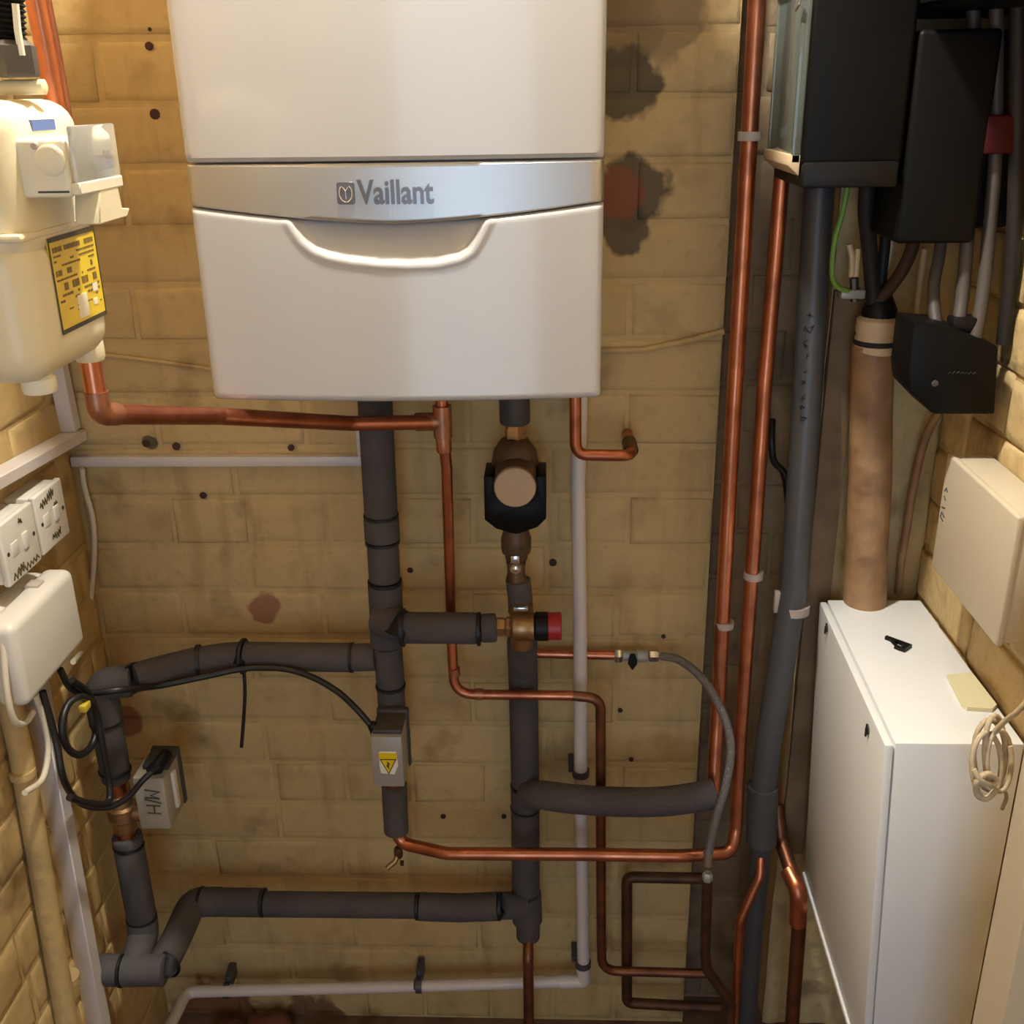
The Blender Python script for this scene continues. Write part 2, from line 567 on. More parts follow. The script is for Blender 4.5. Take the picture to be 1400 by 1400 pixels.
# back wall: mortar body behind the bricks, in three pieces around the pipe chase
bm = new()
add_box(bm, XL - .1, CH0 - .003, JN, .20, 0, ZT)
add_box(bm, CH1 + .003, XR + .1, .012, .20, 0, ZT)
wb = obj('wall_back', bm, 'wall', kind='structure', smooth=False)
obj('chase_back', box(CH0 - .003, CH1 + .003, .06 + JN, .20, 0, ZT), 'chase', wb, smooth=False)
def render_sheet(x0, x1, z0, z1, nx, nz, seed):
    bm = new()
    rows = []
    for i in range(nz + 1):
        z = z0 + (z1 - z0) * i / nz
        row = []
        for k in range(nx + 1):
            x = x0 + (x1 - x0) * k / nx
            q = Vector((x * 9, seed, z * 5))
            y = .004 + .010 * noise.noise(q) + .006 * noise.noise(q * 3.1)
            cr = abs(noise.noise(Vector((x * 6 + z * 4, seed + 4, z * 3 - x * 5))))
            if cr < .035: y += .007 * (1 - cr / .035)
            row.append(bm.verts.new((x, min(y, .0115), z)))
        rows.append(row)
    for i in range(nz):
        for k in range(nx):
            bm.faces.new((rows[i][k], rows[i][k + 1], rows[i + 1][k + 1], rows[i + 1][k]))
    return bm
obj('rough_render', render_sheet(CH1 + .001, XR + .004, 0, 2.2, 26, 300, 1.7), 'wallrough', wb, ang=70)
for k in range(0, 24):
    z = Z0 + (k + .5) * CH
    H = CH
    if k == 0:
        z = (Z0 + CH) / 2 + .003; H = Z0 + CH
    course(wb, bond(k, XL, CH0, -.6), z, H, 0, 0, 1.0, 'wall')
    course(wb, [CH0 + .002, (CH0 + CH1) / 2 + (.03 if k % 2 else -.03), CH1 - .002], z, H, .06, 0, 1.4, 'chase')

obj('trim_2', box(CH1 + .002, CH1 + .040, -.012, .006, .40, 1.36, .002), 'board', kind='structure', label='brown timber board fixed beside the pipe chase')
# left wall
wl = obj('wall_left', box(XL - .2, XL - JN, YF, 0, 0, ZT), 'wall', kind='structure', smooth=False)
for k in range(0, 22):
    z = Z0 + (k + .5) * CH
    H = CH
    if k == 0:
        z = (Z0 + CH) / 2 + .003; H = Z0 + CH
    j = bond(k + 1, -.86, 0, -.05)
    course(wl, j, z, H, XL, radians(90), 1.1, 'wall', along='y')
# right wall
wr = obj('wall_right', box(XR + JN + .003, XR + .2, YF, 0, 0, ZT), 'wallrough', kind='structure', smooth=False)
for k in range(2, 20):
    z = Z0 + (k + .5) * CH
    j = bond(k, -.62, 0, -.1)
    course(wr, j, z, CH, XR, radians(-90), 2.4, 'wallrough', along='y', jit=.003)
# wall with the doorway behind the viewer
bm = new()
add_box(bm, XL - .1, -.50, YF - .1, YF, 0, ZT)
add_box(bm, .42, XR + .1, YF - .1, YF, 0, ZT)
add_box(bm, -.50, .42, YF - .1, YF, 2.05, ZT)
obj('wall_front', bm, 'ceil', kind='structure', smooth=False)

# brown plugs left in old drill holes
for (px, py, r) in ((204, 63, .0055), (212, 156, .007), (278, 677, .0055), (200, 606, .006), (241, 610, .006), (398, 612, .005),
                    (606, 1116, .0045), (689, 1116, .0045), (848, 971, .004), (863, 1038, .004), (561, 779, .005), (756, 769, .006), (907, 870, .0035), (205, 40, .0025)):
    p = P(px, py, 0.0)
    obj('wall_plug', revolve([(r * .3, 0), (r, .0005), (r, .003)], p + Vector((0, -.0022, 0)), (0, 1, 0), 10), 'plug', wb)

# lamp on the ceiling, above and in front of the boiler
lt = thing('ceiling_bulb', 'bare lit bulb in a white holder on the ceiling above the viewer', 'lamp', (LAMP.x, LAMP.y, LAMP.z - .045))
obj('bulb', revolve([(.004, -.042), (.024, -.034), (.038, -.014), (.041, .003), (.034, .024), (.020, .045), (.014, .06)], LAMP, (0, 0, 1), 20), 'bulb', lt)
obj('holder', revolve([(.018, .058), (.022, .062), (.022, .11), (.05, .115), (.055, ZT - LAMP.z)], LAMP, (0, 0, 1), 24), 'plasticwhite', lt)

# cream painted post at the right
tr = obj('trim_1', box(.462, XR - .001, -.665, -.605, 0, ZT), 'post', kind='structure', label='cream painted post at the right edge')

# ================================================================== BOILER
BX0, BX1 = -.393, .054
BXC, BHW = (BX0 + BX1) / 2, (BX1 - BX0) / 2
BZ0, BZ1 = 1.297, 2.10
SEAM = 1.5562
def bfront(x):
    u = (x - BXC) / BHW
    return -(.332 + .015 * (1 - u * u))
def band_bot(x):
    u = abs((x - BXC) / BHW)
    return 1.4925 + .0195 * u ** 1.5

boiler = thing('boiler', 'white wall hung gas boiler with a silver band and curved front', 'boiler', (BXC, -.16, BZ0))
obj('casing', box(BX0 + .004, BX1 - .004, -.004, -.315, BZ0 + .004, BZ1, .004), 'white', boiler)

def front_panel(zb, zt, nx, nz, disp=None, edge=.009, edgez=.004, shift=0.0):
    bm = new()
    xs = [BX0 + (BX1 - BX0) * i / nx for i in range(nx + 1)]
    ex = [.0006, .0015, .003, .0055]
    xs = sorted(set(xs + [BX0 + e for e in ex] + [BX1 - e for e in ex]))
    ts = [i / nz for i in range(nz + 1)]
    rows = []
    for t in ts:
        row = []
        for x in xs:
            a, b = zb(x), zt(x)
            z = a + (b - a) * t
            y = bfront(x) + shift
            e = min(x - BX0, BX1 - x)
            if e < edge: y += edge - sqrt(max(edge ** 2 - (edge - e) ** 2, 0))
            ez = min(z - a, b - z)
            if ez < edgez: y += (edgez - sqrt(max(edgez ** 2 - (edgez - ez) ** 2, 0))) * .8
            if disp: y += disp(x, z)
            row.append(bm.verts.new((x, y, z)))
        rows.append(row)
    for i in range(nz):
        for k in range(len(xs) - 1):
            bm.faces.new((rows[i][k], rows[i][k + 1], rows[i + 1][k + 1], rows[i + 1][k]))
    loop = rows[0] + [r[-1] for r in rows[1:]] + list(reversed(rows[-1][:-1])) + [r[0] for r in reversed(rows[1:-1])]
    back = [bm.verts.new((v.co.x, -.312, v.co.z)) for v in loop]
    n = len(loop)
    for i in range(n):
        k = (i + 1) % n
        bm.faces.new((loop[i], back[i], back[k], loop[k]))
    bm.normal_update()
    return bm

def zlist(zb, zt, e, n):
    return None

obj('upper_panel', front_panel(lambda x: SEAM + .0012, lambda x: BZ1, 40, 120, edgez=.005), 'white', boiler)
band = obj('control_band', front_panel(lambda x: band_bot(x) + .0008, lambda x: SEAM - .0012, 60, 24, edgez=.0025, shift=.001), 'silver', boiler)

lip = [P(px, py, .345) for px, py in ((386, 289), (400, 314), (413, 331), (428, 343), (448, 351), (480, 357), (520, 361), (560, 362), (600, 360), (630, 353), (645, 343), (656, 325), (664, 308), (675, 285))]
lip = [(p.x, p.z) for p in lip]
def lipdist(x, z):
    best = 9
    for (ax, az), (bx, bz) in zip(lip, lip[1:]):
        dx, dz = bx - ax, bz - az
        t = max(0, min(1, ((x - ax) * dx + (z - az) * dz) / (dx * dx + dz * dz)))
        best = min(best, sqrt((x - ax - dx * t) ** 2 + (z - az - dz * t) ** 2))
    inside = False
    if lip[0][0] < x < lip[-1][0]:
        for (ax, az), (bx, bz) in zip(lip, lip[1:]):
            if ax <= x <= bx:
                inside = z > az + (bz - az) * (x - ax) / max(bx - ax, 1e-6)
    return best if inside else -best
def sst(t):
    t = max(0, min(1, t)); return t * t * (3 - 2 * t)
def scoop(x, z):
    if z < 1.42 or x < lip[0][0] - .02 or x > lip[-1][0] + .02: return 0
    s = lipdist(x, z)
    return .009 * sst((s + .001) / .011) + .014 * sst(s / .05) - .0016 * max(0, 1 - abs(s + .002) / .006)
obj('lower_flap', front_panel(lambda x: BZ0, lambda x: band_bot(x) - .0008, 150, 72, disp=scoop, edgez=.006), 'white', boiler, ang=60)

# raised maker's lettering and square emblem on the band
def band_pt(px, py):
    p = P(px, py, .346)
    return p
c0 = band_pt(541, 264)
tb = text_bm('Vaillant', .0345, (c0.x, -.3485, c0.z), (1, 0, -.004), (0, 0, 1), ext=.0012, offset=.0006, squeeze=.78)
for v in tb.verts:
    v.co.y += bfront(v.co.x) - bfront(c0.x)
obj('lettering', tb, 'logo', band, smooth=False)
c1 = band_pt(473, 264)
def rrect(wd, ht, r, n=4):
    pts = []
    for cx, cy, a0 in ((wd / 2 - r, -ht / 2 + r, -90), (wd / 2 - r, ht / 2 - r, 0), (-wd / 2 + r, ht / 2 - r, 90), (-wd / 2 + r, -ht / 2 + r, 180)):
        for k in range(n + 1):
            a = radians(a0 + 90 * k / n)
            pts.append((cx + r * cos(a), cy + r * sin(a)))
    return pts
ey = bfront(c1.x) - .0012
em = obj('emblem', prism(rrect(.019, .023, .003), (c1.x, ey, c1.z), (1, 0, 0), (0, 0, 1), .003, .0004, 1), 'logo', band)
ringpts = [Vector((c1.x + .0068 * cos(t) * (1.0), ey - .0004, c1.z - .0005 + .0088 * sin(t))) for t in [radians(125 + 290 * k / 24) for k in range(25)]]
obj('emblem_ring', tube(ringpts, .0009, 8), 'logolight', band)
obj('emblem_mark', strokes([[(-.003, .006), (0, .002), (.003, .006)], [(0, .002), (0, -.006)]], (c1.x, ey - .0004, c1.z), (1, 0, 0), (0, 0, 1), r=.0008), 'logolight', band)

# ================================================================== GAS METER (left wall)
GX, GY0, GY1 = -.40, -.705, -.555
MO = P(123, 486, .552)
gm = thing('gas_meter', 'cream domestic gas meter with a yellow label at the left edge', 'gas meter', (-.505, -.63, 1.408))
bm = box(-.61, GX, GY0, GY1, 1.408, 1.527, .026, 5)
body = obj('lower_casing', bm, 'cream', gm)
obj('upper_casing', box(-.61, GX + .001, GY0 + .002, GY1 - .002, 1.50, 1.622, .024, 5), 'cream', gm)
obj('joint_flange', box(-.612, GX + .003, GY0 - .003, GY1 + .003, 1.5215, 1.5275, .0028, 2), 'cream', gm)
lab = obj('warning_label', box(GX - .001, GX + .0008, -.661, -.572, 1.444, 1.518), 'yellow', gm, label='yellow warning label with dark print', smooth=False)
bm = new()
add_box(bm, GX + .0005, GX + .0014, -.661, -.572, 1.5155, 1.519)
add_box(bm, GX + .0005, GX + .0014, -.661, -.572, 1.4425, 1.446)
add_box(bm, GX + .0005, GX + .0014, -.6617, -.6605, 1.4425, 1.519)
add_box(bm, GX + .0005, GX + .0014, -.5725, -.5715, 1.4425, 1.519)
obj('border', bm, 'print', lab, smooth=False)
bm = new()
rnd = random.Random(3)
zz = 1.511
for hgt, fill in ((.004, .75), (.0016, .6), (.0016, .7), (.0016, .8), (.0045, .45), (.0016, .7), (.006, .35), (.002, .55), (.002, .45), (.0012, .3), (.0012, .3), (.0012, .3)):
    y = -.656
    while y < -.579:
        l = rnd.uniform(.002, .009)
        if rnd.random() < fill:
            add_box(bm, GX + .0005, GX + .0011, y, min(y + l, -.577), zz - hgt, zz)
        y += l + .0012
    zz -= hgt + .0024
obj('print', bm, 'labelprint', lab, smooth=False)
bm = new()
add_box(bm, GX + .0006, GX + .0013, -.625, -.606, 1.449, 1.468)
add_box(bm, GX + .0006, GX + .0013, -.592, -.582, 1.466, 1.473)
add_box(bm, GX + .0006, GX + .0013, -.594, -.586, 1.455, 1.460)
obj('blank_field', bm, 'paper', lab, smooth=False)
obj('drain_boss', revolve([(.013, 0), (.014, .003), (.014, .012), (.010, .016)], (-.425, -.665, 1.396), (0, 0, 1), 16), 'creamlight', gm)
obj('outlet_boss', revolve([(.0125, 0), (.0135, .003), (.0135, .016), (.011, .03)], (MO.x, MO.y, 1.396), (0, 0, 1), 18), 'cream', gm)
# index module
ix = obj('index_housing', box(GX - .005, -.3645, -.676, -.602, 1.556, 1.594, .004, 3), 'creamlight', gm)
obj('index_plate', box(-.4035, -.3635, -.684, -.676, 1.552, 1.594, .003, 3), 'creamlight', ix)
kc = P(70, 219, .684)
obj('index_knob', revolve([(.0115, 0), (.0115, .003), (.0095, .0045), (.002, .0045)], (kc.x, -.6835, kc.z), (0, -1, 0), 24), 'creamlight', ix)
obj('seal_screw', revolve([(.003, 0), (.003, .002), (.002, .003)], (kc.x - .0105, -.6835, kc.z + .0105), (0, -1, 0), 12), 'clipwhite', ix)
obj('plate_slot', box(kc.x - .014, kc.x + .010, -.6838, -.6843, 1.5555, 1.557), 'clipgrey', ix, smooth=False)
disp_ = obj('counter', box(-.3645, -.3625, -.669, -.606, 1.570, 1.580), 'lcd', ix, smooth=False)
obj('counter_red', box(-.3645, -.3620, -.622, -.612, 1.571, 1.583), 'lcdred', ix, smooth=False)
cv = obj('clear_cover', box(-.3615, -.3575, -.682, -.597, 1.562, 1.603, .002, 2), 'glassclear', ix)
obj('cover_foot', box(-.3645, -.3570, -.682, -.597, 1.5535, 1.5625, .001, 1), 'creamlight', ix)
obj('bracket', prism([(0, 0), (.058, 0), (.066, .006), (.050, .008), (.046, .03), (.010, .03)], (-.3575, -.655, 1.529), (0, 1, 0), (0, 0, 1), .02, .001, 1), 'cream', gm)
obj('blue_sticker', box(GX - .001, GX + .0016, -.655, -.615, 1.599, 1.607), 'blue', gm, smooth=False)
obj('inlet_neck', revolve([(.062, 0), (.060, .012), (.052, .020), (.049, .030), (.045, .033)], (-.505, -.63, 1.600), (0, 0, 1), 28), 'cream', gm)
sp = P(44, 119, .62)
obj('test_point', tube([(sp.x - .03, -.62, sp.z), (sp.x + .010, -.62, sp.z), (sp.x + .011, -.62, sp.z)], [.0058, .0058, .004], 14), 'cream', gm)
un = P(16, 92, .63)
obj('union_nut', revolve([(.020, 0), (.021, .002), (.021, .022), (.016, .026)], (un.x, -.63, 1.638), (0, 0, 1), 6), 'tailgrey', gm)
# corrugated hose over the meter
h0 = P(12, 62, .63); h1 = P(4, -90, .63)
path, rad = [], []
for k in range(40):
    t = k / 39
    path.append(h0.lerp(h1, t)); rad.append(.0115 + .0022 * (k % 2))
hs = thing('meter_hose', 'black corrugated hose rising from the top of the gas meter', 'hose', h0 - Vector((0, 0, .02)))
obj('hose', tube(path, rad, 16), 'black', hs)
obj('strap', tube([P(21, 5, .64), P(24, 40, .64), P(30, 76, .64)], .0028, 8), 'paper', hs)
cp = thing('copper_inlet_pipe', 'vertical copper pipe behind the top of the gas meter', 'pipe', P(80, 150, .46))
obj('tube', tube([Vector((P(44, -90, .46).x, -.46, ZT - .01)), P(44, -90, .46), P(52, 0, .46), P(66, 70, .46), P(80, 150, .46), P(92, 240, .46)], .0115, 18), 'copper', cp)

# ================================================================== PIPEWORK
CR = .011
# --- gas run: meter -> tee under the boiler -> down -> right
gas = thing('gas_pipe', 'copper gas pipe running from the cream meter to a tee below the boiler', 'pipe', P(640, 1328, .09))
a = Vector((MO.x, MO.y, 1.40))
ac = Vector((MO.x, MO.y, P(130, 566, .552).z))
g1 = fillet([a, ac, P(300, 569, .36), P(480, 579, .17), P(604, 577, .135)], .020, 7)
obj('meter_run', tube(g1, .0100, 18), 'copper', gas)
obj('elbow', tube(fillet([ac + Vector((0, 0, .022)), ac, ac.lerp(P(300, 569, .36), .12)], .020, 7), .0112, 18), 'solder', gas)
tc = P(605, 576, .135)
obj('tee', tube([tc + Vector((0, 0, .022)), tc + Vector((0, 0, -.022))], .0128, 18), 'solder', gas)
obj('tee_branch', sleeve(tc, P(566, 577, .138), .0126, 18), 'solder', gas)
obj('riser', tube([tc + Vector((0, 0, .02)), (tc.x, tc.y - .002, BZ0 + .006)], .0085, 16), 'copper', gas)
g2 = fillet([tc + Vector((0, 0, -.02)), P(611, 640, .128), P(617, 862, .082), P(621, 949, .088), P(784, 951, .092)], .032, 8)
obj('lower_run', tube(g2, .0078, 16), 'copper', gas)
g3 = fillet([P(783, 951, .092), P(821, 955, .094), P(822, 1290, .080), P(823, 1327, .080), P(965, 1331, .080)], .034, 8)
obj('drop_run', tube(g3, .0081, 16), 'copperaged', gas)
for px, py, q in ((621, 918, (0, 0, 1)), (655, 949, (1, 0, 0))):
    p = P(px, py, .088)
    obj('elbow_socket', ring_at(p, q, .0092, .012), 'solder', gas)
obj('reducer', sleeve(tc + Vector((0, 0, -.018)), tc + Vector((0.001, 0, -.045)), .0105, 18), 'solder', gas)

# --- pressure relief discharge turning into the wall
pr = thing('relief_pipe', 'short copper pipe from under the boiler bending into the wall', 'pipe', P(865, 622, .07))
pts = [P(786, 530, .105), P(787, 622, .10), P(864, 623, .095), P(864, 604, .0)]
pts[3] = Vector((pts[2].x, .012, pts[2].z + .002))
pts[0].z = BZ0 + .006
obj('tube', tube(fillet(pts, .020, 8), .0082, 16), 'copper', pr)
obj('socket', ring_at(pts[2] + Vector((0, .040, .0007)), (0, 1, 0), .0108, .036), 'copperdark', pr)

# --- grey insulated flow pipe under the boiler (left riser)
FR = .0245
fl1 = thing('insulated_riser', 'grey foam insulated pipe dropping from the left underside of the boiler', 'pipe', P(540, 1140, .085))
def foam(parent, pts, r=FR, n=20, name='insulation'):
    pts = [Vector(p) for p in pts]
    if len(pts) == 2:
        return obj(name, sleeve(pts[0], pts[1], r, n), 'foam', parent)
    e0 = (pts[1] - pts[0]).normalized(); e1 = (pts[-2] - pts[-1]).normalized()
    path = [pts[0], pts[0] + e0 * .0012] + pts[1:-1] + [pts[-1] + e1 * .0012, pts[-1]]
    rr = [r - .003, r] + [r] * (len(pts) - 2) + [r, r - .003]
    return obj(name, tube(path, rr, n), 'foam', parent)
def tie(parent, p, u, r=FR + .0012, w=.0045):
    return obj('tie', ring_at(p, u, r, w), 'tie', parent)
D1 = .085
top = P(514, 555, D1); top.z = BZ0 + .004
foam(fl1, [top, P(521, 704, D1)])
foam(fl1, [P(521, 706, D1), P(523, 738, D1)], FR + .0015)
tie(fl1, P(521, 705, D1), (0, 0, 1)); tie(fl1, P(523, 740, D1), (0, 0, 1))
foam(fl1, [P(523, 741, D1), P(526, 793, D1)], FR - .001)
tie(fl1, P(526, 795, D1), (0, 0, 1))
foam(fl1, [P(526, 797, D1), P(528, 835, D1), P(529, 880, D1)], FR + .001)
foam(fl1, [P(530, 882, D1), P(534, 936, D1)], FR - .0025)
tie(fl1, P(534, 937, D1), (0, 0, 1), FR - .001)
foam(fl1, [P(534, 939, D1), P(535, 956, D1), P(536, 972, D1)], FR - .003)
obj('copper_tail', tube([P(536, 966, D1), P(537, 1012, D1)], .0135, 18), 'copper', fl1)
obj('copper_core', tube([P(537, 1040, D1), P(540, 1100, D1)], .0135, 18), 'copper', fl1)
foam(fl1, [P(539, 1072, D1), P(540, 1100, D1), P(542, 1136, D1)], FR - .004)
# fat tee with a branch to the right
foam(fl1, [P(520, 846, D1 + .01), P(538, 853, .112), P(549, 857, .124)], FR + .001, name='tee_insulation')

# --- horizontal insulated link to the brass valve
lk = thing('insulated_link_pipe', 'short horizontal grey insulated pipe ending at the brass bypass valve', 'pipe', P(610, 880, .128))
foam(lk, [P(551, 858, .128), P(653, 859, .128)], FR - .001)
tie(lk, P(551, 858, .128), (1, 0, 0), FR + .004, .005); tie(lk, P(655, 860, .128), (1, 0, 0), FR + .0005)
foam(lk, [P(657, 859, .128), P(679, 858, .126)], FR - .003)

# --- branch going left to the motor valve in the corner
zb_ = P(340, 898, D1).z
br = thing('insulated_branch_pipe', 'grey insulated pipe bending from the riser to the left wall corner', 'pipe', P(178, 1035, .15))
def Z(px, py, z=None): return PZ(px, py, zb_ if z is None else z)
pA = P(514, 898, D1)
foam(br, [P(479, 899, D1), pA], FR - .003)
tie(br, P(481, 899, D1), (1, 0, 0), FR - .001)
foam(br, [P(335, 897, D1), P(400, 898, D1), P(480, 899, D1)], FR - .002)
LX = -.668
foam(br, spline([P(272, 904, D1 + .012), P(305, 899, D1 + .004), P(333, 897, D1)], 4), FR - .002)
tie(br, P(272, 904, D1 + .012), (1, .2, 0), FR + .0015, .006)
e1 = Vector((LX, -.150, zb_ - .008))
foam(br, spline([Z(182, 929) + Vector((0, 0, .002)), P(230, 914, D1 + .035), P(271, 904, D1 + .012)], 4), FR - .002)
tie(br, Z(182, 929) + Vector((0, 0, .002)), (1, -.5, 0), FR)
foam(br, fillet([Z(180, 930), Vector((LX, -.168, zb_)), Vector((LX, -.168, zb_ - .062))], .026, 6), FR)
tie(br, Vector((LX, -.168, zb_ - .063)), (0, 0, 1), FR)
foam(br, [Vector((LX, -.168, zb_ - .065)), Vector((LX, -.168, zb_ - .150))], FR - .002)
tie(br, Vector((LX, -.168, zb_ - .151)), (0, 0.15, 1), FR)
foam(br, [Vector((LX, -.168, zb_ - .152)), Vector((LX, -.168, zb_ - .168))], FR - .003)
obj('copper_tail', tube([Vector((LX, -.168, zb_ - .160)), Vector((LX, -.168, zb_ - .285))], .014, 18), 'copper', br)
obj('valve_body', revolve([(.017, 0), (.019, .006), (.019, .022), (.023, .026), (.023, .046), (.019, .05), (.019, .066), (.017, .07)], Vector((LX, -.168, zb_ - .262)), (0, 0, 1), 10), 'brass', br)
obj('valve_neck', tube([Vector((LX, -.168, zb_ - .228)), Vector((LX + .045, -.165, zb_ - .228))], .014, 14), 'brass', br)
zl = .342
foam(br, [Vector((LX, -.168, zb_ - .272)), Vector((LX, -.168, zb_ - .290))], FR - .001)
tie(br, Vector((LX, -.168, zb_ - .291)), (.1, 0.2, 1), FR)
foam(br, [Vector((LX, -.168, zb_ - .292)), Vector((LX, -.168, zl + .045))], FR - .001)
tie(br, Vector((LX, -.168, zl + .044)), (0, 0, 1), FR)

# --- low run back to the right
lw = thing('insulated_low_pipe', 'grey insulated pipe running low along the wall with a collar in the middle', 'pipe', P(450, 1260, .085))
foam(lw, fillet([Vector((LX, -.168, zl + .042)), Vector((LX, -.172, zl + .012)), Vector((LX + .004, -.232, zl))], .02, 6), FR)
foam(lw, [Vector((XL + .006, -.236, zl)), Vector((XL + .048, -.236, zl))], FR)
tie(lw, Vector((XL + .050, -.236, zl)), (1, 0, 0))
foam(lw, [Vector((XL + .052, -.236, zl)), Vector((-.640, -.235, zl)), Vector((-.612, -.234, zl))], FR)
tie(lw, Vector((-.614, -.222, zl)), (.3, 1, 0), FR)
foam(lw, spline([Vector((-.620, -.228, zl)), Vector((-.617, -.16, zl)), P(263, 1238, .092), P(285, 1233, D1), P(302, 1233, D1)], 5), FR)
tie(lw, P(275, 1233, D1), (1, 0, 0)); tie(lw, P(360, 1234, D1), (1, 0, 0), FR)
foam(lw, [P(277, 1233, D1), P(358, 1234, D1)], FR - .0005)
foam(lw, [P(362, 1236, D1), P(460, 1237, D1), P(569, 1238, D1)], FR - .003)
tie(lw, P(571, 1239, D1), (1, 0, 0), FR - .0015)
foam(lw, [P(573, 1239, D1), P(592, 1240, D1), P(630, 1241, D1), P(681, 1239, D1)], FR - .001)
tie(lw, P(683, 1239, D1), (1, 0, 0), FR - .001)
foam(lw, [P(685, 1238, D1), P(700, 1238, D1 - .01), P(716, 1238, .068)], FR - .002)

# --- pump, isolating valve and return pipe (right riser)
DR = .052
pm = thing('circulating_pump', 'black pump with a round beige cap on brass unions below the boiler', 'pump', P(705, 800, .09))
q0 = P(703, 553, .085); q0.z = BZ0 + .004
obj('top_insulation', sleeve(q0, P(704, 579, .085), .0215), 'greytop', pm)
obj('brass_union', revolve([(.0135, 0), (.0155, .004), (.0155, .020), (.0135, .026), (.0135, .04)], P(705, 606, .085), (0, 0, 1), 6), 'brass', pm)
hc = P(704, 640, .09)
obj('pump_housing', revolve([(.010, -.045), (.026, -.035), (.033, -.012), (.034, .006), (.030, .026), (.019, .042), (.012, .045)], hc + Vector((0, .004, 0)), (0, 0, 1), 28), 'bronze', pm)
hd = P(704, 666, .145)
obj('motor_barrel', revolve([(.031, -.055), (.031, -.004), (.029, 0), (.0, 0)], hd + Vector((0, .0, .001)), (0, -1, 0), 32), 'bronze', pm)
obj('motor_cap', revolve([(.0285, 0), (.0285, .003), (.027, .0045), (.004, .005)], hd + Vector((0, .001, .0)), (0, -1, 0), 36), 'beige', pm)
s = .00097
def up_(px, py): return ((px - 704) * s, -(py - 666) * s * 1.06)
poly = [up_(660, 652), up_(672, 652)]
for k in range(13):
    an = radians(158 + k * (382 - 158) / 12)
    poly.append((.0295 * cos(an), .0295 * sin(an)))
poly += [up_(736, 652), up_(748, 652), up_(748, 712), up_(735, 725), up_(705, 735), up_(676, 727), up_(660, 714)]
obj('terminal_box', prism(poly, hd + Vector((0, .002, 0)), (1, 0, 0), (0, 0, 1), .062, .0015, 2), 'blackgloss', pm)
obj('lower_union', revolve([(.0135, 0), (.0165, .004), (.0165, .012), (.021, .014), (.022, .020), (.022, .036), (.018, .05)], P(706, 766, .085), (0, 0, 1), 18), 'bronze', pm)
obj('isolating_valve', revolve([(.015, 0), (.016, .006), (.0135, .014), (.0135, .026), (.015, .034)], P(706, 796, .085), (0, 0, 1), 12), 'bronze', pm)
vb = P(705, 777, .107)
obj('valve_nipple', box(vb.x - .007, vb.x + .006, vb.y - .004, vb.y + .012, vb.z + .008, vb.z + .021, .002), 'steel', pm)
vs1 = obj('valve_spindle', revolve([(.0095, -.012), (.0095, 0), (.0075, .003)], vb, (0, -1, 0), 16), 'brass', pm)
obj('spindle_screw', revolve([(.0052, 0), (.0052, .002), (.003, .003)], vb + Vector((0, -.003, 0)), (0, -1, 0), 14), 'steel', vs1)
foam(pm, fillet([P(708, 792, .085), P(711, 815, .085), P(712, 838, .09)], .01), .0185, name='valve_insulation')

bv = thing('bypass_valve', 'brass bypass valve with a black body and red end cap', 'valve', P(715, 876, .125))
b0 = P(674, 857, .126)
ax = (P(778, 856, .126) - b0).normalized()
obj('compression_nut', revolve([(.012, 0), (.0145, .002), (.0145, .014), (.012, .018), (.0155, .02), (.0155, .028)], b0, ax, 6), 'brass', bv)
obj('body', revolve([(.013, .024), (.0205, .03), (.0215, .040), (.0205, .052), (.0215, .054), (.0215, .060), (.016, .062)], b0, ax, 24), 'brass', bv)
obj('outlet', tube([P(713, 835, .118), P(714, 880, .10)], .0175, 16), 'brass', bv)
obj('steel_tag', box(P(702, 830, .135).x, P(722, 830, .135).x, -.137, -.128, P(700, 835, .135).z, P(700, 830, .135).z, .001), 'steel', bv)
kb = revolve([(.017, .060), (.0215, .063), (.0215, .080), (.019, .082)], b0, ax, 24)
obj('black_collar', kb, 'black', bv)
bm = revolve([(.0205, .081), (.0205, .0985), (.0185, .1005)], b0, ax, 24)
obj('red_cap', bm, 'red', bv)

rt = thing('insulated_return_pipe', 'tall grey insulated pipe running down the wall below the brass valve', 'pipe', P(722, 1400, DR))
foam(rt, fillet([P(714, 876, .095), P(714, 895, .07), P(715, 915, DR), P(718, 1072, DR)], .02), FR - .0015)
tie(rt, P(718, 1074, DR), (0, 0, 1), FR)
foam(rt, [P(718, 1076, DR), P(718, 1100, DR), P(719, 1218, DR)], FR - .001)
foam(rt, [P(719, 1220, DR), P(720, 1240, DR), P(721, 1258, DR)], FR + .0015)
foam(rt, [P(722, 1258, DR), P(722, 1268, DR), P(722, 1281, DR)], FR - .004)
obj('notch_tie', ring_at(P(718, 1104, DR), (.05, 0, 1), FR, .004), 'tie', rt)
e = P(723, 1392, .088); e.z = 0.0
obj('copper_tail', tube(fillet([P(722, 1262, DR), P(722, 1282, DR + .006), P(722, 1308, .088), e], .03, 5), .0092, 16), 'copperaged', rt)

# --- side branch of the return, towards the corner pipes
sb = thing('insulated_side_branch', 'grey insulated pipe sweeping right in front of the white waste pipe', 'pipe', P(850, 1120, .12))
foam(sb, spline([P(722, 1086, .075), P(742, 1087, .098), P(780, 1092, .118), P(840, 1096, .126), P(900, 1096, .128), P(945, 1091, .128), P(978, 1084, .124)], 5), FR - .0015)

